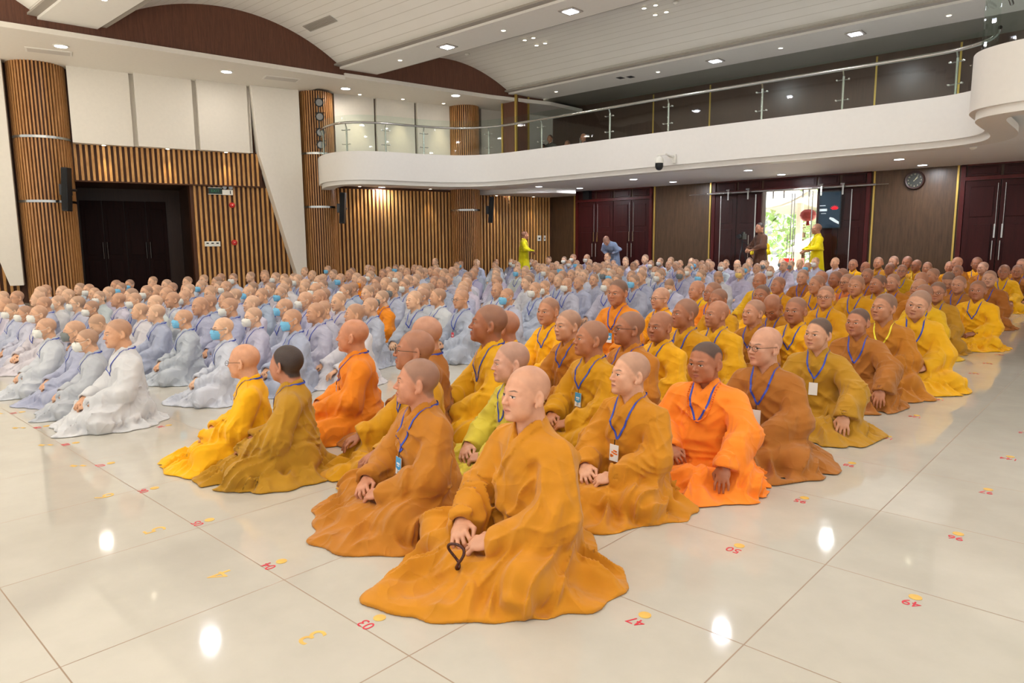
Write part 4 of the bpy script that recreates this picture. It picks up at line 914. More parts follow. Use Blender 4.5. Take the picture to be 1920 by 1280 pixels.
NUNS = """-12,2.43,0.67,n,8,543 -11.32,2.45,0.7,ng,33,543 -10.84,2.58,0.7,n,70,544 -12.58,3.1,0.71,n,85,531 -11.67,2.81,0.73,n,72,535 -12.01,3.17,0.71,n,120,532 -11.18,3.02,0.7,n,132,539 -12.72,3.61,0.71,n,150,528 -12.22,3.59,0.71,w,171,530 -11.62,3.48,0.68,n,173,537 -10.66,3.25,0.68,w,187,543 -11.12,3.52,0.71,w,199,535 -9.87,2.41,0.69,n,89,553 -10.26,2.65,0.67,w,105,552 -9.49,2.65,0.7,wg,138,552 -8.95,2.64,0.67,w,170,562 -10.48,2.13,0.67,n,7,554 -9.58,2.01,0.65,w,21,566 -9.06,2.02,0.65,w,47,570 -8.52,2.02,0.68,w,71,570 -7.18,1.75,0.66,w,86,592 -6.61,1.81,0.67,k,138,599 -6.04,1.74,0.65,wg,164,613 -7.41,2.27,0.66,nd,190,583 -12.79,4.17,0.73,n,217,523 -12.21,4.05,0.71,b,224,527 -13.23,4.53,0.71,b,242,521 -10.24,3.52,0.72,n,249,537 -9.34,3.25,0.71,w,253,545 -9.84,3.22,0.69,n,224,545 -10.61,3.85,0.73,w,273,532 -11.93,4.42,0.71,n,280,526 -13.71,5.1,0.73,n,286,516 -11.01,4.14,0.71,n,299,531 -12.5,4.87,0.72,n,312,521 -11.47,4.55,0.71,w,322,527 -9.83,3.82,0.73,n,308,536 -8.56,3.2,0.72,n,292,550 -8.93,3.54,0.72,n,321,545 -12.82,5.36,0.74,n,350,516 -11,4.58,0.72,n,343,529 -10.51,4.41,0.73,n,354,529 -9.32,3.84,0.71,w,344,542 -13.17,5.81,0.75,w,381,513 -11.55,5.04,0.72,b,376,524 -10,4.49,0.72,b,392,532 -7.64,3.32,0.73,n,378,554 -8.05,3.6,0.72,n,395,549 -8.11,2.86,0.67,n,261,566 -7.53,2.81,0.69,n,291,568 -6.79,2.78,0.68,b,343,578 -5.5,1.79,0.76,nL,224,595 -13.47,6.28,0.75,n,414,510 -12.13,5.58,0.75,n,406,516 -11.07,5.12,0.72,n,404,525 -9.54,4.29,0.73,n,400,534 -12.77,6.19,0.77,w,437,510 -10.59,5.01,0.74,w,429,525 -8.94,4.34,0.72,n,440,539 -8.39,3.96,0.72,n,429,545 -13.48,6.9,0.76,n,470,508 -10.15,5.22,0.73,b,470,527 -9.31,4.72,0.72,b,472,533 -8.44,4.46,0.74,n,485,538 -14.24,7.61,0.76,n,496,504 -12.96,6.94,0.76,n,498,508 -12.47,6.89,0.77,w,516,508 -9.66,5.24,0.74,w,502,527 -11.98,6.79,0.76,n,532,510 -10,5.7,0.78,n,530,519 -10.7,6.12,0.72,k,538,521 -9.18,5.17,0.74,n,523,529 -8.72,4.87,0.72,b,522,535 -11.48,6.7,0.78,w,549,510 -11.02,6.5,0.78,w,557,511 -10.2,6.15,0.74,n,570,520 -9.38,5.65,0.73,n,567,527 -14.87,8.97,0.77,n,571,499 -12.77,7.87,0.77,n,584,505 -10.5,6.6,0.77,w,597,514 -8.74,5.43,0.75,wg,591,528 -7.19,4.33,0.75,w,571,545 -7.52,4.72,0.74,n,597,541 -6.77,3.82,0.72,b,537,557 -5.6,3.24,0.72,b,549,576 -5.95,3.69,0.73,n,592,563 -7.53,3.85,0.72,n,471,552 -6.28,3.22,0.7,w,475,574 -7.14,3.41,0.74,w,429,555 -5.67,2.64,0.69,bLg,418,592 -15.35,9.91,0.77,b,614,496 -11.21,7.12,0.76,w,604,511 -9.65,6.13,0.74,w,604,522 -12.92,8.48,0.77,n,625,503 -10.66,7.13,0.78,b,637,511 -13.48,9.34,0.77,n,660,499 -12.25,8.41,0.77,n,654,504 -10.91,7.65,0.77,n,667,509 -9.78,6.96,0.76,oO,678,516 -14.83,10.76,0.78,n,689,494 -14.09,10.34,0.78,n,697,496 -11.25,8.21,0.78,w,694,506 -9.27,6.89,0.77,n,706,516 -8.26,6.11,0.74,w,703,527 -11.93,9.03,0.78,n,717,502 -12.91,9.92,0.78,n,727,498 -10.66,8.28,0.78,w,735,506 -14.27,11.2,0.78,b,741,494 -13.55,10.83,0.79,ng,753,495 -10.17,8.04,0.79,w,747,507 -8.79,6.7,0.78,n,722,517 -7.7,5.99,0.77,k,736,527 -11.97,9.7,0.78,n,762,500 -8.26,6.64,0.77,w,758,521 -9.29,7.55,0.78,n,765,512 -9.62,8,0.76,n,779,512 -13.72,11.37,0.78,n,777,494 -12.98,10.9,0.79,n,785,495 -10.84,9.12,0.81,n,787,501 -11.46,9.76,0.79,n,795,499 -7.13,6.06,0.77,n,794,529 -7.92,5.04,0.73,w,607,538 -6.32,4.01,0.71,n,606,560 -6.7,4.45,0.75,n,633,546 -8.18,5.55,0.75,w,648,530 -8.83,6.12,0.73,n,661,526 -7.53,5.45,0.76,n,689,531 -6.14,4.47,0.72,n,687,555 -5.42,3.77,0.74,nL,665,567 -6.9,5.2,0.73,kO,717,541 -6.05,5,0.77,n,779,542 -6.62,5.61,0.74,b,795,539 -15.74,13.83,0.88,n,815,482 -13.52,11.91,0.79,n,817,493 -12.02,10.44,0.79,n,808,498 -10.93,9.65,0.8,nO,819,500 -10.32,9.3,0.81,n,832,501 -9.42,8.6,0.76,n,841,510 -11.35,10.45,0.79,n,847,498 -11.88,11.07,0.79,n,854,496 -14.46,13.51,0.79,n,856,489 -15.04,14.22,0.79,b,864,487 -15.36,15.17,0.83,n,892,483 -14.93,14.79,0.81,n,895,485 -11.31,11.13,0.8,n,890,496 -10.05,9.84,0.79,n,887,501 -8.87,8.54,0.8,n,876,507 -8.48,8.13,0.77,n,874,513 -7.72,7.42,0.77,n,875,518 -7.36,6.99,0.75,n,867,525 -6.59,6.24,0.75,n,866,532 -5.65,5.34,0.78,ng,864,541 -8.74,7.66,0.76,n,814,516 -8.26,7.4,0.77,n,829,517 -7.51,6.49,0.74,n,805,528 -6.17,5.46,0.77,nL,816,538 -15.09,15.76,0.81,n,930,484 -13.73,14.3,0.79,n,927,488 -10.75,11.24,0.8,n,930,496 -9.49,9.92,0.81,n,930,501 -8.77,9.16,0.76,n,930,510 -7.8,8.18,0.76,n,933,516 -6.62,6.93,0.75,n,932,528 -5.7,6.14,0.75,b,950,538 -14.99,16.35,0.81,w,958,483 -13.8,15.21,0.8,w,965,486 -12.6,14,0.8,n,970,489 -9.96,11.06,0.8,b,970,497 -10.2,11.59,0.8,n,984,496 -8.86,10.09,0.8,n,987,502 -7.7,8.86,0.8,n,993,509 -7.24,8.26,0.78,n,988,515 -14.72,17,0.8,w,995,483 -13.24,15.47,0.8,n,1003,486 -11.15,13.15,0.8,n,1009,491 -10.71,12.8,0.81,n,1018,491 -9.55,11.52,0.8,w,1024,497 -14.29,17.37,0.88,n,1030,478 -11.18,13.72,0.8,n,1035,490 -12.03,14.95,0.8,n,1043,488 -10.15,12.77,0.8,b,1051,493 -7.9,9.73,0.81,n,1038,504 -7.45,9.42,0.82,n,1054,505 -7.15,8.94,0.78,n,1048,512 -6.43,8.24,0.77,w,1063,519 -13.82,17.56,0.87,w,1062,479 -13.42,17.51,0.95,w,1070,474 -12.77,16.45,0.8,w,1066,485 -12.27,16.17,0.8,b,1081,485 -9.58,12.73,0.81,n,1086,493 -8.1,10.73,0.8,n,1084,501 -7.91,10.26,0.8,n,1071,503 -7.42,10,0.82,n,1095,503 -12.93,17.56,0.94,wg,1100,475 -12.37,16.93,0.81,n,1107,484 -10.18,13.94,0.8,n,1105,491 -10.52,14.64,0.8,n,1115,489 -6.97,9.67,0.77,n,1113,511 -9.73,13.66,0.81,n,1121,491 -10.67,15.21,0.8,n,1131,488 -9.24,13.41,0.82,w,1142,491 -12.2,17.61,0.99,n,1136,472 -11.81,17.05,0.81,n,1139,484 -11.17,16.4,0.81,n,1149,485 -8.82,13.03,0.82,n,1153,493 -7.76,11.09,0.8,k,1132,501 -7.29,10.65,0.8,b,1146,503 -5.97,8.63,0.76,w,1140,520 -6.43,9.56,0.77,w,1157,512 -8.38,12.59,0.8,n,1164,496 -11.44,17.43,0.88,n,1175,479 -11.12,16.97,0.8,n,1173,485 -9.81,15.32,0.8,ng,1188,489 -10.62,16.72,0.81,n,1193,485 -6.75,10.48,0.8,n,1183,505 -5.93,9.29,0.79,b,1189,513 -6.61,8.78,0.77,n,1086,515 -6.38,7.66,0.76,w,1020,524 -6.08,7.1,0.77,w,1003,526 -10.74,17.38,0.95,n,1212,474 -10.07,16.59,0.81,w,1220,485 -7.82,12.58,0.81,n,1206,496 -6.32,10.12,0.82,n,1203,505 -7.34,12.26,0.81,w,1228,497 -10.37,17.58,0.85,w,1235,482 -6.48,10.97,0.8,w,1237,503 -6.91,11.77,0.8,n,1247,500 -9.97,17.47,0.88,n,1253,479 -9.42,16.39,0.8,n,1253,487 -5.37,9.44,0.76,wd,1259,518 -8.99,16.01,0.81,n,1267,488 -6.6,11.94,0.8,k,1270,500 -9.4,16.96,0.81,n,1275,485 -7.16,13.24,0.8,w,1289,496 -8.42,15.71,0.81,b,1295,488 -9.33,17.45,0.86,n,1296,482 -8.9,16.88,0.84,b,1304,484 -8.53,16.51,0.82,n,1316,486 -7.46,14.46,0.8,n,1317,493 -5.71,11.04,0.81,b,1314,503 -7.78,15.25,0.8,n,1323,490 -8.81,17.43,0.84,n,1329,483 -8.1,16.17,0.81,n,1334,488 -7.66,15.81,0.81,w,1353,489 -5.65,11.61,0.8,nd,1349,503 -8.26,17.31,0.83,n,1361,484 -7.8,16.97,0.83,n,1382,485 -7.09,15.46,0.8,n,1383,491 -5.86,12.9,0.8,y,1388,499 -6.71,15.04,0.81,b,1399,491 -7.27,16.47,0.81,bg,1404,488 -7.71,17.49,0.88,n,1411,480 -6.29,14.66,0.82,nL,1419,492 -7.16,17.03,0.82,k,1430,486 -7.31,17.6,0.81,n,1441,486 -5.73,14.01,0.8,wL,1444,496 -6.92,17.6,0.86,k,1459,482 -6.4,16.44,0.83,ng,1470,487 -6.46,17.01,0.83,k,1483,486 -6.46,17.58,0.85,n,1494,483 -5.97,16.74,0.8,b,1514,489 -6.03,17.42,0.9,w,1536,480 -5.58,17.43,0.9,n,1560,480"""
MONKS = """-1.78,2.03,0.8,o,c,990,683 -2.5,2.08,0.74,b,sB,785,672 -3.51,1.98,0.722,V,h,535,646 -3.95,1.96,0.69,Y,cg,462,645 -3.98,2.75,0.77,O,cB,662,598 -3.04,2.51,0.793,g,cg,778,618 -3.42,2.92,0.812,B,c,805,592 -3.22,3.29,0.872,y,s,915,570 -3.37,3.61,0.8,Y,c,945,582 -2.53,2.77,0.742,P,s,962,640 -3.89,4.73,0.8,Y,s,1030,557 -3.18,4.1,0.78,b,s,1068,580 -2.6,3.59,0.782,g,sB,1112,600 -4.11,6.14,0.892,O,hB,1160,523 -2.64,4.09,0.8,b,sg,1182,583 -1.88,2.93,0.73,o,sQ,1182,660 -2.69,4.59,0.76,y,cB,1240,583 -3.91,6.66,0.79,Y,cg,1240,538 -2.76,5.09,0.82,g,s,1290,559 -4.25,8.13,0.79,Y,c,1308,525 -2.7,5.53,0.777,y,c,1352,563 -3.33,6.84,0.79,g,s,1348,540 -3.84,7.73,0.801,O,sg,1338,528 -1.76,3.5,0.732,F,hR,1328,640 -2.55,5.93,0.77,b,s,1422,561 -3.24,7.72,0.79,Y,h,1430,533 -2.71,6.79,0.79,b,cd,1455,545 -4.29,10.12,0.82,y,c,1425,510 -3.8,9.61,0.79,g,s,1462,518 -2.28,6.17,0.79,y,s,1488,556 -4.22,11.64,0.82,B,s,1506,504 -3.26,9.54,0.828,g,s,1534,515 -3.61,10.69,0.838,y,c,1540,507 -1.65,4.03,0.77,B,cgW,1440,613 -1.66,4.94,0.75,V,hW,1537,595 -2.61,7.91,0.79,g,sg,1549,535 -3.58,11.25,0.82,g,s,1568,507 -1.7,5.95,0.74,B,s,1612,577 -1.68,6.59,0.822,b,sN,1665,549 -1.53,7,0.84,y,st,1717,542 -3.14,10.37,0.821,S,sg,1590,512 -2.73,9.37,0.847,g,s,1607,515 -2.66,10.08,0.829,g,h,1650,514 -2.65,10.71,0.82,b,s,1675,512 -3.51,12.6,0.82,b,s,1627,502 -4.63,16.46,0.82,y,c,1624,490 -5.12,17.22,0.857,Y,sg,1600,485 -4.67,17.53,0.903,V,s,1654,481 -4.37,17.61,0.928,V,s,1675,479 -4.06,17.44,0.931,g,s,1697,479 -4,15.86,0.82,b,s,1669,492 -3.54,14.88,0.82,g,sg,1692,495 -3.78,17.03,0.862,g,sgN,1719,486 -3.47,16.55,0.831,b,s,1740,490 -2.65,13.1,0.82,y,s,1752,502 -2.47,11.46,0.82,b,c,1729,509 -2.14,9.85,0.797,b,c,1725,522 -1.85,8.78,0.791,y,s,1735,532 -1.84,9.36,0.795,V,hg,1760,527 -3.27,17.62,0.82,g,s,1784,489 -3.1,17.45,0.914,b,c,1796,481 -2.65,14.99,0.82,b,s,1796,496 -2.31,12.5,0.82,b,hd,1782,505 -2.75,17.44,0.917,Y,s,1826,481 -2.55,16.94,0.832,b,s,1845,490 -1.95,11.18,0.79,B,s,1800,516 -1.54,9.96,0.79,Y,s,1835,525 -1.77,12.32,0.828,B,s,1857,506 -1.98,15.21,0.833,Y,s,1884,495 -1.85,15.77,0.82,B,s,1908,495 -2,17.59,0.888,b,s,1917,484 -3.74,12.08,0.832,b,s,1581,502"""
SKF = .92
# ---------------------------------------------------------------- people
T0 = __import__('time').time()
SKIN = skin_mat(); CLOTH = cloth_mat('robe_cloth'); BLUE = plain('lanyard_blue', (48, 72, 178), .6); YELB = plain('lanyard_yellow', (236, 222, 50), .6)
MKW = plain('mask_white', (222, 220, 212), .7); MKB = plain('mask_blue', (120, 190, 226), .7); MKG = plain('mask_grey', (120, 124, 122), .8); MKY = plain('mask_yellow', (232, 196, 110), .8); MKO = plain('mask_orange', (226, 140, 40), .8)
GLS = plain('spectacle_metal', (70, 58, 48), .3, .7); CARDW = plain('card_white', (236, 236, 236), .4); CARDB = plain('card_blue', (70, 160, 214), .4); CARDO = plain('card_orange', (234, 120, 30), .4); CARDR = plain('card_red', (226, 70, 84), .4); INK = plain('card_ink', (40, 44, 60), .5)
def card(name, kind):
    m = MB(); w, h = .031, .047; m.box(-w, -.0015, -h, w, .0015, h); n = len(m.f)
    mats = [CARDW]
    if kind in 'Br':
        m.cur = 1; m.add([(-w, -.002, h), (w, -.002, h), (w, -.002, -.012), (0, -.002, -.022), (-w, -.002, -.012)], [(0, 1, 2, 3, 4)]); mats.append(CARDB if kind == 'B' else CARDR)
        m.cur = 2; m.box(-.018, -.0028, .008, .018, -.002, .018); m.box(-.014, -.0028, -.002, .014, -.002, .003); mats.append(CARDW)
    if kind == 'Q':
        m.cur = 1
        for k in range(9): a = k * .7; m.box(.018 * math.cos(a) - .008, -.0026, -.004 + .018 * math.sin(a * 1.3) - .004, .018 * math.cos(a) + .008, -.002, -.004 + .018 * math.sin(a * 1.3) + .004)
        mats.append(CARDO)
    m.cur = len(mats); m.cyl((0, 0, h), (0, .002, h + .03), .003, n=6); mats.append(GLS)
    me_o = m.build(name, mats); me = me_o.data; bpy.data.objects.remove(me_o); return me
CARD = {k: card('badge', k) for k in 'BQWr'}
def variant_robe(seed, fat, pose, spread, h, amp=1.0):
    me = make_robe('robe', seed, fat, pose, spread, h, CLOTH, amp)
    sd = lambda p: robe_sdf(p, seed, fat, pose, spread, amp)
    ln, end = make_lanyard('lanyard', sd, BLUE, .35 if seed % 2 else .38)
    cp = V(0, min(on_front(sd, xx, end[2] - dz, .008)[1] for xx in (-.02, .02) for dz in (.035, .075, .12)), 0)
    return dict(robe=me, lan=ln, end=end, card=V(0, cp[1], end[2] - .075), pose=pose)
def variant_body(head, yaw, pitch, roll, hands, fine, hfine, mouth=True, hs=1.06):
    me, M = make_body('body', head, yaw, pitch, roll, hands, fine, hfine, SKIN, mouth=mouth, HS_=hs)
    return dict(me=me, M=M, w=head[0])
_mask = {}
def mask_mesh(kind, w):
    k = (kind, round(w, 2))
    if k not in _mask: _mask[k] = make_mask('face_mask', {'w': MKW, 'b': MKB, 'k': MKG, 'y': MKY, 'o': MKO}[kind], 'surgical' if kind in 'bk' else 'kn', w)
    return _mask[k]
_gl = {}
def glasses_mesh(w):
    if w not in _gl: _gl[w] = make_glasses('glasses', GLS, w)
    return _gl[w]
def person(x, y, s, yaw, rv, bv, rcol, scol, stub, mask=None, glasses=False, lanyard=True, badge=None, label='', group=None, z=0.0, lanmat=None, num=None, wide=1.0):
    r = empty('person', (x, y, z), yaw); r.scale = (s * wide, s * wide, s)
    b = ob('body', bv['me'], r); b.color = tuple(v * SKF for v in L(scol)) + (stub,)
    c = ob('robe', rv['robe'], r); c.color = tuple(L(rcol)) + (1,)
    if mask: ob('face_mask', mask_mesh(mask, bv['w']), r, bv['M'])
    if glasses: ob('glasses', glasses_mesh(bv['w']), r, bv['M'])
    if lanyard:
        l = ob('lanyard', rv['lan'], r)
        if lanmat:
            me = rv['lan'].copy(); me.materials.clear(); me.materials.append(lanmat); l.data = me
        if badge:
            e = rv['card']; bo = ob('badge', CARD[badge], l, Matrix.Translation(Vector(e)) @ Matrix.Rotation(-.06, 4, 'X'))
            if num:
                t = text('number', num, .022, INK, None, None, .0004); bpy.context.view_layer.update(); dg = bpy.context.evaluated_depsgraph_get(); tm = bpy.data.meshes.new_from_object(t.evaluated_get(dg)); bpy.data.objects.remove(t)
                me = CARD[badge].copy(); bm = bmesh.new(); bm.from_mesh(me); nf = len(bm.faces); Mx = Matrix.Translation((0, -.003, -.032)) @ Matrix.Rotation(math.pi / 2, 4, 'X'); tm.transform(Mx); bm.from_mesh(tm)
                bm.faces.ensure_lookup_table()
                me.materials.append(INK)
                for f in bm.faces[nf:]: f.material_index = len(me.materials) - 1
                bm.to_mesh(me); bm.free(); bo.data = me
    tag(r, label, 'person', group); return r
PROBE = ROBE_COL = {'o': (200, 132, 32), 'b': (182, 116, 36), 'V': (180, 132, 36), 'Y': (240, 176, 22), 'y': (226, 168, 26), 'O': (230, 132, 30), 'B': (168, 106, 44), 'g': (202, 144, 22), 'P': (216, 198, 72), 'F': (250, 140, 44), 'S': (208, 118, 52)}
ROBE_NAME = {'o': 'ochre', 'b': 'brown-orange', 'V': 'olive-ochre', 'Y': 'bright yellow', 'y': 'golden yellow', 'O': 'orange', 'B': 'brown', 'g': 'dark yellow', 'P': 'pale lime yellow', 'F': 'vivid orange', 'S': 'salmon orange'}
TX, TY = -9.0, -10.9
def aim(x, y): return math.atan2(TX - x, -(TY - y))
rn = random.Random(17)
# shared variants
robN = [variant_robe(i, .96 + .03 * i, p, .92, .0125, 1.6) for i, p in enumerate(['lap', 'lap', 'knee', 'lap'])]
robF = [variant_robe(i + 6, .97, 'lap', .9, .020, 1.1) for i in range(3)]
robM = [variant_robe(i + 10, f, p, 1.0, .0115, 1.7) for i, (f, p) in enumerate([(1.0, 'lap'), (1.06, 'knee'), (.98, 'lap'), (1.1, 'lap')])]
d2 = math.radians
bodN = [variant_body((1.0, a, .92), d2(w), d2(p), d2(r), h, .0044, .006, hs=.96) for (a, w, p, r, h) in [(1, -4, 0, 0, 'lap'), (.94, 10, 2, 2, 'lap'), (1.04, -14, -3, 0, 'knee'), (.96, 4, 4, -3, 'lap')]]
bodF = [variant_body((1.0, a, .95), d2(w), d2(p), 0, 'lap', .006, .009, hs=.97) for (a, w, p) in [(1, -6, 0), (.95, 10, 0)]]
bodD = variant_body((1.0, 1, .95), d2(5), d2(38), 0, 'lap', .005, .007, hs=.96)
bodM = [variant_body(hd, d2(w), d2(p), d2(r), h, .0042, .0055) for (hd, w, p, r, h) in [((1.0, 1.0, 1.0), -6, 0, 0, 'lap'), ((1.06, 1.12, 1.12), 8, 0, 0, 'lap'), ((.95, .95, 1.0), -16, -3, 0, 'lap'), ((1.03, 1.05, 1.05), 2, 4, 2, 'knee'), ((.98, 1.08, .95), -22, 0, -2, 'lap')]]
bodMD = variant_body((1.02, 1.0, 1), d2(10), d2(40), 0, 'lap', .0046, .006)
print('variants', __import__('time').time() - T0)
ORD = ['first', 'second', 'third', 'fourth', 'fifth', 'sixth', 'seventh', 'eighth', 'ninth', 'tenth', 'eleventh', 'twelfth', 'thirteenth', 'fourteenth', 'fifteenth', 'sixteenth', 'seventeenth', 'eighteenth', 'nineteenth', 'twentieth']
def zone(px):
    for lim, t in ((55, 'at the far left edge'), (140, 'before the wide column'), (250, 'before the dark doorway'), (358, 'before the lobby corner'), (480, 'before the red alarms'), (575, 'before the white slanted fin'), (640, 'below the stage lights'), (740, 'below the rounded balcony'), (840, 'before the plain slats'), (905, 'before the third column'), (970, 'before the hanging speaker'), (1035, 'before the standing figure'), (1080, 'before the brown corner panel'), (1155, 'before the closed doors'), (1228, 'before the bowing figure'), (1335, 'before the plain brown panel'), (1420, 'before the dark glass door'), (1500, 'before the bright doorway')):
        if px < lim: return t
    return 'before the screen'
def band(py): return 'back row' if py < 502 else 'rear' if py < 520 else 'middle' if py < 548 else 'front'
MASKN = {'w': 'white mask', 'b': 'blue mask', 'k': 'grey mask', 'y': 'yellow mask', 'o': 'orange mask', 'n': 'no mask'}
NL = [t.split(',') for t in NUNS.split()]
keys = {}
for i, t in enumerate(NL):
    px, py, fl = int(t[5]) if len(t) > 5 else int(t[4]), int(t[-1]), t[3]
    k = (zone(int(t[4])), band(int(t[5])), fl[0], 'L' in fl, 'O' in fl, 'g' in fl[1:], 'd' in fl); keys.setdefault(k, []).append((int(t[4]), int(t[5]), i))
NLAB = {}
for k, l in keys.items():
    l.sort(); zt, bt, mk_, Lw, Or, gg, dd = k
    robe = 'white robe' if Lw else 'orange robe' if Or else 'grey robe'
    base = 'person, %s, %s%s%s' % (robe, MASKN[mk_], ', glasses' if gg else '', ', bowed' if dd else '')
    for r_, (px, py, i) in enumerate(l):
        pos = '' if len(l) == 1 else (' %s from left' % ORD[r_])
        NLAB[i] = base + ', ' + bt + pos + ' ' + zt
        assert len(NLAB[i].replace('-', ' ').split()) <= 17, NLAB[i]
GREYS = [(182, 182, 197), (175, 177, 195), (192, 191, 203), (167, 172, 192), (184, 180, 195), (198, 198, 206)]
SKN = [(232, 186, 150), (224, 176, 142), (238, 194, 160), (214, 164, 130), (228, 178, 142)]
for i, t in enumerate(NL):
    x, y, h, fl = float(t[0]), float(t[1]), float(t[2]), t[3]
    px, py = int(t[4]), int(t[5]); near = math.hypot(x, y) < 10.5
    yaw = aim(x, y) * .9 + rn.uniform(-.14, .14)
    rv = rn.choice(robN if near else robF); bv = rn.choice(bodN if near else bodF)
    if near: rv = robN[2] if bv is bodN[2] else rn.choice([robN[0], robN[1], robN[3]])
    if 'd' in fl: bv = bodD; rv = robN[0]
    col = (202, 201, 208) if 'L' in fl else (228, 138, 30) if 'O' in fl else rn.choice(GREYS)
    col = tuple(min(255, c * rn.uniform(.97, 1.03)) for c in col)
    person(x, y, h / .83, yaw, rv, bv, col, rn.choice(SKN), rn.choice([.15, .25, .35, .5]) + (0 if near else .1), mask=None if fl[0] == 'n' else fl[0], glasses='g' in fl[1:], lanyard=near or rn.random() < .6, badge=('r' if rn.random() < .08 else 'W' if rn.random() < .12 else None) if near else None, label=NLAB[i], group='grey robed people seated on the floor')
# people in yellow and orange
HERO = {  # (px,py): body yaw, head yaw (both in the hall), pitch, roll, pose, fat, head shape, spread, skin, stubble, label
 (990, 683): (-8, -14, -2, 0, 'lap', 1.06, (1.04, 1.14, 1.08), 1.04, (216, 160, 130), .10, 'large bald person in ochre robe without lanyard, holding brown beads, seated nearest of all'),
 (785, 672): (-14, -42, -2, 0, 'lap', 1.05, (1.04, 1.08, 1.05), 1.05, (204, 142, 112), .62, 'person in brown-orange robe with grey stubble, blue badge numbered 14'),
 (535, 646): (-42, -70, -2, 0, 'lap', 1.0, (1.0, 1.0, 1.1), 1.0, (190, 128, 98), 1.0, 'person with dark cropped hair in olive-ochre robe, turned away from us'),
 (462, 645): (-36, -52, 3, 0, 'lap', .98, (1.0, .95, 1.0), 1.05, (218, 160, 124), .05, 'bald person with glasses in bright yellow robe, beside the dark haired one'),
 (662, 598): (-32, -50, -2, 0, 'lap', 1.08, (1.06, 1.12, 1.1), 1.0, (208, 142, 106), .08, 'bald heavyset person in plain orange robe behind the dark haired one'),
 (778, 618): (-22, -40, -4, 0, 'knee', 1.03, (1.02, 1.0, 1.12), 1.0, (180, 120, 90), .25, 'bald person with thin glasses in dark yellow robe, behind the one wearing badge 14'),
 (805, 592): (-48, -72, 0, 0, 'lap', 1.0, (1.0, 1.0, 1.0), 1.0, (206, 150, 122), .15, 'bald person in brown robe turned away, behind the one with thin glasses'),
 (915, 570): (-24, -44, -6, 0, 'lap', .98, (.98, .95, 1.08), 1.0, (170, 108, 76), .45, 'person with long neck and dark skin in golden yellow robe, face in profile'),
 (945, 582): (-40, -60, 0, 0, 'lap', 1.0, (1.0, 1.0, 1.0), 1.0, (196, 134, 104), .2, 'person in bright yellow robe, face hidden behind the long necked one'),
 (962, 640): (-16, -34, 2, 0, 'lap', .98, (1.02, 1.05, 1.0), 1.0, (216, 164, 140), .4, 'young person in pale lime yellow robe directly behind the front ochre robed person'),
 (1182, 660): (-6, -30, -4, 0, 'lap', 1.02, (1.0, 1.0, 1.0), 1.05, (226, 172, 142), .4, 'smiling young person in ochre robe with an orange printed badge'),
 (1112, 600): (-14, -36, -4, 0, 'lap', 1.0, (.98, .95, 1.1), 1.0, (188, 126, 92), .45, 'lean person in dark yellow robe with blue badge, gaze raised'),
 (1328, 640): (6, -8, 4, 0, 'floor', 1.2, (1.12, 1.22, 1.0), 1.08, (178, 114, 82), .9, 'heavy boy in vivid orange robe with orange bead necklace, one hand on floor'),
 (1440, 613): (2, -24, 0, 0, 'lap', 1.04, (1.0, 1.0, 1.1), 1.12, (212, 158, 130), .05, 'older bald person with glasses in brown robe and white badge'),
 (1537, 595): (8, -14, -2, 0, 'floor', 1.0, (.98, .95, .95), 1.15, (214, 160, 128), .9, 'young person with dark crop in olive-ochre robe, fist on the floor'),
 (1612, 577): (6, -12, 0, 0, 'floor', 1.02, (1.04, 1.06, 1.0), 1.1, (190, 128, 96), .85, 'person with dark crop in brown robe, second along the right edge row'),
 (1665, 549): (4, -24, -3, 0, 'lap', 1.02, (1.0, 1.0, 1.0), 1.1, (196, 138, 104), .7, 'person in brown-orange robe with a yellow lanyard'),
 (1717, 542): (10, -4, 6, 14, 'lap', 1.04, (1.06, 1.1, 1.0), 1.1, (212, 158, 126), .6, 'person in golden yellow robe tilting the head, beside the yellow lanyard wearer'),
}
MLAB = {
 (1030, 557): 'person in bright yellow robe left of a brown-orange robed one, looking ahead', (1068, 580): 'person in brown-orange robe with stubbled dark scalp, between two yellow robed people',
 (1160, 523): 'person with dark crop in orange robe and blue badge, taller than those around', (1182, 583): 'person with glasses in brown-orange robe, head turned aside, below the tall orange robed one', (1240, 583): 'bald person facing us in golden yellow robe with blue badge',
 (1240, 538): 'older person with glasses in bright yellow robe among the middle rows', (1290, 559): 'person with receding dark stubble in dark yellow robe in the middle rows', (1308, 525): 'bald pale person in bright yellow robe, back among grey robes',
 (1352, 563): 'older bald person with raised brows in golden yellow robe, mid group', (1348, 540): 'person in dark yellow robe half hidden behind the raised brow elder', (1338, 528): 'person with glasses in orange robe partly hidden, nearest the grey robes',
 (1422, 561): 'young person in brown-orange robe just above the glasses-wearing elder', (1430, 533): 'person with dark crop in bright yellow robe, mid group', (1455, 545): 'bald person in brown-orange robe with head bowed low', (1425, 510): 'pinkish bald person in golden yellow robe at the rear near grey robes',
 (1462, 518): 'person with round stubbled head in dark yellow robe behind the bowed head', (1488, 556): 'dark skinned person in golden yellow robe beside the young crop haired one', (1506, 504): 'person in brown robe facing us, against grey robes near the doorway',
 (1534, 515): 'young person in dark yellow robe looking at us, near the doorway side', (1540, 507): 'bald person in golden yellow robe, face hidden behind a young one', (1549, 535): 'person with glasses in dark yellow robe, centre of the right group', (1568, 507): 'person in dark yellow robe, right of the hidden bald head',
 (1590, 512): 'person with glasses in salmon orange robe', (1581, 502): 'person in brown-orange robe, only a small part of the head visible behind the salmon robe'}
ML = [t.split(',') for t in MONKS.split()]
rest = {}
for i, t in enumerate(ML):
    k = (int(t[5]), int(t[6]))
    if k in HERO or k in MLAB: continue
    rest.setdefault((t[3], 'g' in t[4], 'h' in t[4], 'c' in t[4], int(t[6]) < 500), []).append((int(t[5]), i))
RL = {}
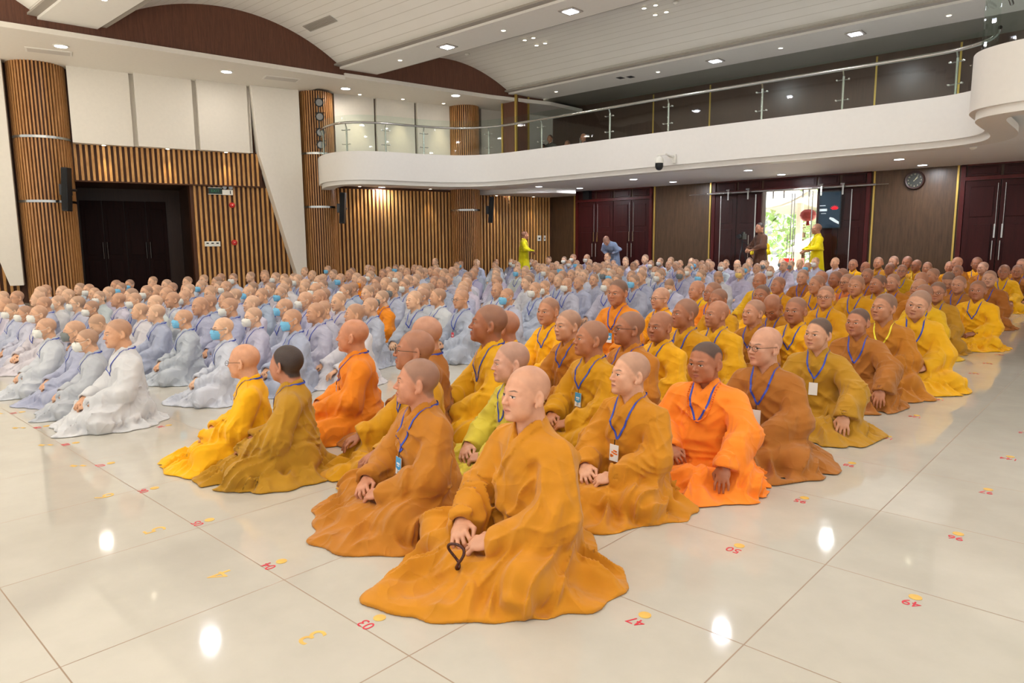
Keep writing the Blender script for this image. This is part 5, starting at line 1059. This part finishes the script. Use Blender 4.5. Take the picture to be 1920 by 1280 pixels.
for (c, g, h, b, bk), l in rest.items():
    l.sort()
    for r_, (px, i) in enumerate(l):
        RL[i] = '%s person, %s robe%s, %s of right group%s' % ('bald' if b else 'crop haired' if h else 'shaven', ROBE_NAME[c], ' with glasses' if g else '', 'back rows' if bk else 'middle rows', '' if len(l) == 1 else ', %s from left' % ORD[r_])
MSK = [(206, 148, 116), (190, 130, 98), (216, 164, 134), (176, 116, 84), (198, 140, 106)]
for i, t in enumerate(ML):
    x, y, h, c, fl = float(t[0]), float(t[1]), float(t[2]), t[3], t[4]; k = (int(t[5]), int(t[6]))
    kw = dict(glasses='g' in fl, label='', group='yellow and orange robed people seated on the floor', badge='B' if 'B' in fl else 'Q' if 'Q' in fl else 'W' if 'W' in fl else None, lanmat=YELB if 'N' in fl else None)
    if k in HERO:
        by, hy, pt, rl, pose, fat, hd, spd, sk, st, lab = HERO[k]
        dist = math.hypot(x, y); hh = .0075 if dist < 3.6 else .0095; fi = .0026 if dist < 3.6 else .0034
        rv = variant_robe(20 + i, fat, pose, spd, hh, 1.9); bv = variant_body(hd, d2(hy - by), d2(pt), d2(rl), pose, fi, .0042, hs=.97 if k == (990, 683) else 1.06)
        kw['label'] = lab
        person(x, y, h / .83, d2(by), rv, bv, ROBE_COL[c], sk, st, lanyard=k not in ((990, 683),), num='14' if k == (785, 672) else '17' if k == (1112, 600) else None, **kw)
        continue
    st = .75 if 'h' in fl else .08 if 'c' in fl else .45
    if 'd' in fl: bv = bodMD; rv = robM[0]
    else:
        bv = rn.choice(bodM); rv = robM[1] if bv is bodM[3] else rn.choice([robM[0], robM[2], robM[3]])
    kw['label'] = MLAB.get(k) or RL[i]
    person(x, y, h / .83, aim(x, y) * .55 + rn.uniform(-.12, .12), rv, bv, tuple(min(255, v * rn.uniform(.96, 1.04)) for v in ROBE_COL[c]), rn.choice(MSK), st, **kw)
# beads held and worn
def beads(name, pts, r, mat, label):
    m = MB()
    for p in pts: m.lathe([(0, -r), (r * .7, -r * .7), (r, 0), (r * .7, r * .7), (0, r)], c=p, n=8)
    m.tube([V(*p) for p in pts], r * .25, 5)
    o = m.build(name, mat, smooth=True); tag(o, label, 'beads'); return o
t = [q for q in ML if q[5] == '990'][0]; Mx = Matrix.Translation((float(t[0]), float(t[1]), 0)) @ Matrix.Rotation(d2(-8), 4, 'Z') @ Matrix.Scale(float(t[2]) / .83, 4)
pp = []
for k in range(54):
    a = 2 * math.pi * k / 54; pp.append(tuple(Mx @ Vector((+.058 + .030 * math.cos(a) + .012 * math.sin(2 * a), -.405 + .012 * math.sin(2 * a) - .005 * math.sin(a), .152 + .05 * math.sin(a)))))
beads('prayer_beads', pp, .006, plain('bead_wood', (70, 30, 22), .3), 'dark brown bead string hanging from the hands of the nearest seated person')
t = [q for q in ML if q[5] == '1328'][0]; sdb = lambda p: robe_sdf(p, 20 + ML.index(t), 1.2, 'floor', 1.08, 1.9); Mx = Matrix.Translation((float(t[0]), float(t[1]), 0)) @ Matrix.Rotation(d2(6), 4, 'Z') @ Matrix.Scale(float(t[2]) / .83, 4); pp = []
for k in range(70):
    a = k / 69 * 2 - 1; x = .085 * math.sin(a * math.pi * .5) * (1.0 if abs(a) > .3 else abs(a) / .3 * .3 + .7); z = .575 - .215 * (1 - abs(a) ** 2.2); q = on_front(sdb, x, z, .008); pp.append(tuple(Mx @ Vector(q)))
beads('bead_necklace', pp, .0055, plain('bead_orange', (240, 120, 30), .35), 'orange bead necklace on the chest of the heavy boy in vivid orange')
# --- standing figures share the seated trunk, lifted onto a long skirt
LIFT = .80
def stand_robe(seed, fat, h, mat=None, skirt=True):
    def f(p):
        q = p - V(0, 0, LIFT); z = p[:, 2]
        up = robe_sdf(q, seed, fat, 'lap', .3, .9)
        up = np.maximum(up, .22 - q[:, 2]) if True else up
        th = np.arctan2(p[:, 1], p[:, 0]); rr = ridge(np.cos(th) * 3 + 9 + seed, np.sin(th) * 3 + 9, z * .5)
        sk = cone(p * V(1, 1.15, 1), (0, .03, .06), (0, .03, LIFT + .3), .27 * fat, .150 * fat) - .02 * (rr - .4) * np.clip((1.0 - z) * 2, 0, 1)
        return np.maximum(smin(up, sk, .05), .07 - z)
    v, fc = nets(f, (-.45, -.5, 0), (.45, .4, 1.46), h, .03); return mesh_np('robe', v, fc, CLOTH)
def stand_body(head, yaw, pitch, fine):
    me, M = make_body('body', head, d2(yaw), d2(pitch), 0, 'lap', fine, .006, SKIN)
    n = len(me.vertices); co = np.empty(n * 3, np.float32); me.vertices.foreach_get('co', co); co = co.reshape(-1, 3); co[:, 2] += LIFT
    hc = np.empty(n * 3, np.float32); me.attributes['hc'].data.foreach_get('vector', hc); hc = hc.reshape(-1, 3)
    fcs = np.array([list(p.vertices) for p in me.polygons])
    def leg(p):
        d = None
        for s in (-1, 1):
            e = smin(cone(p, (s * .09, .02, .85), (s * .1, .03, .08), .075, .04), cone(p, (s * .1, .06, .04), (s * .11, -.10, .03), .038, .03), .03); d = e if d is None else np.minimum(d, e)
        return smin(d, cone(p, (0, .03, .85), (0, .03, 1.28), .08, .06), .05)
    v2, f2 = nets(leg, (-.25, -.2, -.02), (.25, .2, 1.4), .012, .002)
    v = np.concatenate([co, v2]); f = np.concatenate([fcs, f2 + n]); at = np.concatenate([hc, np.tile([0, 0, -9.], (len(v2), 1))])
    bpy.data.meshes.remove(me); return dict(me=mesh_np('body', v, f, SKIN, attr=at), M=Matrix.Translation((0, 0, LIFT)) @ M, w=head[0])
sr = dict(robe=stand_robe(1, 1.0, .014)); sr2 = dict(robe=stand_robe(4, .92, .014))
sb = stand_body((1, 1, 1), 0, 0, .005); sb2 = stand_body((1, 1, 1), 22, 0, .005)
HS = 1.0 / 1.63
person(-14.6, 16.55, 1.66 * HS, d2(128), sr, sb2, (214, 202, 20), (186, 130, 100), .3, lanyard=False, label='person in lime yellow robe standing with back turned by the slatted wall')
person(-6.2, 17.9, 1.70 * HS, d2(-50), sr2, sb, (240, 216, 10), (186, 130, 100), .4, glasses=True, lanyard=False, label='person in bright yellow robe and glasses standing beside the bright doorway')
person(-7.55, 17.7, 1.76 * HS, d2(-30), sr2, sb, (92, 60, 44), (190, 134, 104), 1.0, lanyard=False, label='person with dark hair in a brown tunic standing behind a camera tripod')
person(-7.66, 18.1, 1.5 * HS, d2(-10), sr, sb, (240, 216, 10), (186, 130, 100), .4, lanyard=False, label='person in yellow robe standing hidden behind the brown tunic')
# bowing figure
def bend(me, lo=.92, ang=d2(52)):
    me = me.copy(); n = len(me.vertices); co = np.empty(n * 3, np.float32); me.vertices.foreach_get('co', co); co = co.reshape(-1, 3)
    t = np.clip((co[:, 2] - lo) / .25, 0, 1) * ang; z = co[:, 2] - lo; up = z > 0; y = co[:, 1].copy()
    c, s = np.cos(t), np.sin(t); co[:, 1] = np.where(up, y * c - z * s, y); co[:, 2] = np.where(up, lo + z * c + y * s, co[:, 2]); me.vertices.foreach_set('co', co.ravel()); me.update(); return me
person(-12.2, 17.9, 1.72 * HS, d2(10), dict(robe=bend(sr['robe'])), dict(me=bend(sb['me']), M=Matrix(), w=1), (140, 156, 184), (200, 150, 124), .4, lanyard=False, label='person in blue-grey robe bowing before the closed double doors')
# camera on a tripod
r = empty('camera_tripod', (-7.95, 17.55, 0)); tag(r, 'black video camera on a tripod beside the brown tunic', 'camera'); 
for k in range(3): a = k * 2.1 + .4; m = MB(); m.cyl((0, 0, 1.15), (.38 * math.cos(a), .38 * math.sin(a), .0), .016, .012, n=8); m.build('leg', M_['black'], r)
m = MB(); m.cyl((0, 0, 1.05), (0, 0, 1.32), .02, n=8); m.build('column', M_['black'], r); m = MB(); m.box(-.06, -.12, 1.34, .06, .12, 1.48); m.cyl((0, -.12, 1.41), (0, -.24, 1.41), .045, .055, n=14); m.box(-.02, .0, 1.48, .02, .12, 1.53); m.build('camera_body', M_['black'], r, bevel=.006); m = MB(); m.cyl((0, .02, 1.30), (.12, .32, 1.12), .009, n=6); m.build('pan_handle', M_['black'], r)
# people up on the balcony
for (x, y, z, rob, st, lab) in ((-15.75, 16.9, 3.84, (150, 160, 180), 1.0, 'person with dark hair in pale clothes on the balcony left of the square pillar'), (-14.1, 17.2, 3.80, (70, 74, 70), .9, 'person in dark clothes on the balcony right of the square pillar'), (-13.5, 17.3, 3.58, (110, 80, 60), .6, 'low seated person on the balcony, head just above the white front'), (-12.9, 17.3, 3.72, (90, 80, 90), .1, 'person with bare head on the balcony behind the second glass panel right of the pillar'), (-14.45, 17.3, 3.57, (60, 60, 66), 1.0, 'person on the balcony whose dark hair just shows beside the square pillar')):
    person(x, y, .98, aim(x, y) * .8, robF[0], bodF[0], rob, (196, 140, 110), st, lanyard=False, z=z - .02, label=lab); b = MB().box(x - .35, y - .3, 3.05, x + .35, y + .35, z - .02).build('bench', M_['brown']); tag(b, 'wooden balcony seat under the ' + lab[:lab.index(' on the balcony')], 'seat', 'seats on the balcony')
print('people', __import__('time').time() - T0, len(bpy.data.objects))
# ---------------------------------------------------------------- camera, world, view
cam = bpy.data.cameras.new('camera'); co = ob('camera', cam); cam.sensor_width = 36; cam.lens = 36 * 1310 / 1920; cam.clip_end = 200
Rv = Vector((.737989, .674768, -.007778)); Uv = Vector((-.087675, .107306, .990353)); Zv = Rv.cross(Uv)
co.matrix_world = Matrix(((Rv.x, Uv.x, Zv.x, 0), (Rv.y, Uv.y, Zv.y, 0), (Rv.z, Uv.z, Zv.z, 1.27), (0, 0, 0, 1)))
SC.camera = co
w = bpy.data.worlds.new('world'); SC.world = w; w.use_nodes = True; bg = w.node_tree.nodes['Background']; bg.inputs[0].default_value = (1.0, .995, .985, 1); bg.inputs[1].default_value = WORLD
sun = light('sun', 'SUN', (0, -20, 30), 30.0, (1, .97, .9)); sun.data.angle = .02; sun.rotation_euler = (math.radians(26), 0, math.radians(-6))
SC.view_settings.view_transform = 'Standard'; SC.view_settings.look = 'None'; SC.view_settings.gamma = 1; SC.view_settings.use_curve_mapping = False; SC.view_settings.exposure = EXPO
SC.cycles.max_bounces = 6; SC.cycles.diffuse_bounces = 4; SC.cycles.glossy_bounces = 3; SC.cycles.transparent_max_bounces = 12; SC.cycles.transmission_bounces = 2; SC.cycles.sample_clamp_indirect = 4; SC.cycles.caustics_reflective = False; SC.cycles.caustics_refractive = False
